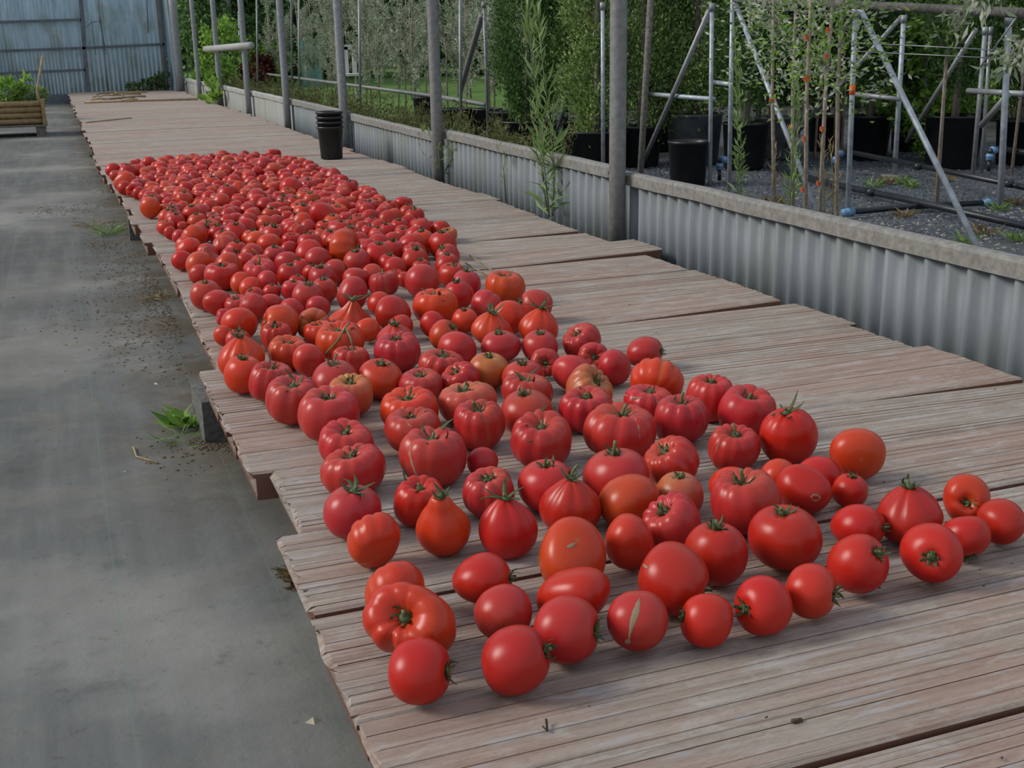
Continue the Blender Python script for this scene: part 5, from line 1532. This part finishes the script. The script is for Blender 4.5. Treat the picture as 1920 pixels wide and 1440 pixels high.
# cracks, scars and corky rings lying on the skin of named fruit
from mathutils.bvhtree import BVHTree
def on_skin(key, polys, name, mat=M_CORK):
    """polys: lists of (x, y, half width in photo pixels) traced where the mark lies on that fruit"""
    for k in single:
        if items[k]['nm'].startswith(key) or key in items[k]['nm']:
            t = items[k]; break
    else: print('no fruit', key); return
    o = t['obj']; me = o.data; mw = o.matrix_world
    bv = BVHTree.FromPolygons([mw @ v.co for v in me.vertices], [tuple(p.vertices) for p in me.polygons])
    dx, dy = t['px'][0] - t['w'] * 0, 0
    for pl_ in polys:
        V = []; n_ = len(pl_)
        for i, (x, y, hw) in enumerate(pl_):
            x0, y0, _ = pl_[max(i - 1, 0)]; x1, y1, _ = pl_[min(i + 1, n_ - 1)]; L = math.hypot(x1 - x0, y1 - y0) + 1e-6; nx_, ny_ = -(y1 - y0) / L, (x1 - x0) / L
            for s_ in (-1, 0, 1):
                d = Vector(ray(x + nx_ * hw * s_, y + ny_ * hw * s_)).normalized(); h = bv.ray_cast(Vector(CAM), d)
                if h[0] is None: V.append(None); continue
                V.append(h[0] + h[1] * (.0004 + .0008 * (s_ == 0)))
        Vv = []; mp_ = {}
        for i, v in enumerate(V):
            if v is not None: mp_[i] = len(Vv); Vv.append(mw.inverted() @ v)
        Fc = []
        for i in range(n_ - 1):
            for q in (0, 1):
                f_ = (i * 3 + q, i * 3 + q + 1, i * 3 + q + 4, i * 3 + q + 3)
                if all(a in mp_ for a in f_): Fc.append(tuple(mp_[a] for a in f_))
        if Fc:
            c = link(name, mesh(name, Vv, Fc, mat, True), o)
on_skin('long corky split', [[(1200, 1119, .5), (1197, 1128, 4), (1192, 1145, 6.5), (1187, 1160, 6), (1183, 1175, 4), (1180, 1190, 2), (1178, 1203, 1)]], 'corky_split')
on_skin('long corky split', [[(1171, 1204, 2), (1176, 1204, 6), (1182, 1204, 2)]], 'blossom_scar')
on_skin('flat pink tomato with white growth cracks', [[(1172, 741, .8), (1186, 746, 1.8), (1202, 747, 1.2), (1212, 744, .6)], [(1228, 748, .8), (1234, 755, 2.0), (1236, 763, 1.6), (1233, 772, .8)]], 'growth_crack')
on_skin('very broad ribbed', [[(770, 835, .5), (768, 850, 2.0), (772, 868, 2.2), (778, 884, 1.5), (785, 896, .5)]], 'growth_crack')
on_skin('largest dark pink', [[(1183, 775, .5), (1192, 785, 1.4), (1198, 800, 1.4), (1200, 822, .5)]], 'growth_crack')
on_skin('cork ring', [[(1252, 918, 1), (1253, 926, 1.6), (1262, 932, 1.6), (1275, 933, 1.4), (1284, 927, 1)]], 'cork_ring')
on_skin('ribbed pink tomato left of the spiky', [[(1352, 829, .5), (1345, 838, 1.3), (1342, 850, .5)]], 'growth_crack')
on_skin('lumpy orange tomato with a small corky scar', [[(1062, 1030, 1.5), (1068, 1028, 3.5), (1074, 1026, 3.5), (1079, 1023, 1)]], 'corky_scar')
on_skin('shiny pink tomato above', [[(763, 789, .5), (766, 796, 1.6), (772, 800, .6)]], 'growth_crack')
on_skin('large red tomato with a dark calyx', [[(1206, 1060, 1), (1210, 1064, 3), (1215, 1067, 1)]], 'corky_scar')
on_skin('round navel', [[(1519, 932, 1.5), (1524, 927, 2), (1532, 927, 2), (1537, 933, 1.5)], [(1520, 934, 1), (1527, 939, 2), (1536, 935, 1)]], 'navel_ring', M_CORK)

def loose_stem(key, lines, name, r_=.0028):
    t = next(items[k] for k in single if key in items[k]['nm']); o = t['obj']; c = np.array([t['p'][0], t['p'][1], t['rad'] * .8]); dc = depth(c); inv = o.matrix_world.inverted(); m = MB()
    for ln in lines:
        pts = []
        for (x, y, f) in ln:
            d = ray(x, y); pts.append(inv @ Vector(CAM + d * (dc - t['rad'] * f)))
        m.tube(pts, r_ / t['r'], 6)
    m.build(name, M_STEM, o, True)
loose_stem('forked stem', [[(647, 614, .55), (632, 638, .95), (610, 661, 1.25)], [(647, 614, .55), (656, 632, .95), (662, 652, 1.2)], [(654, 606, .3), (645, 616, .6)]], 'forked_stem')
loose_stem('long bare curved stem', [[(487, 495, .3), (487, 483, .35), (480, 472, .4), (472, 466, .4)]], 'curved_stem', .0022)
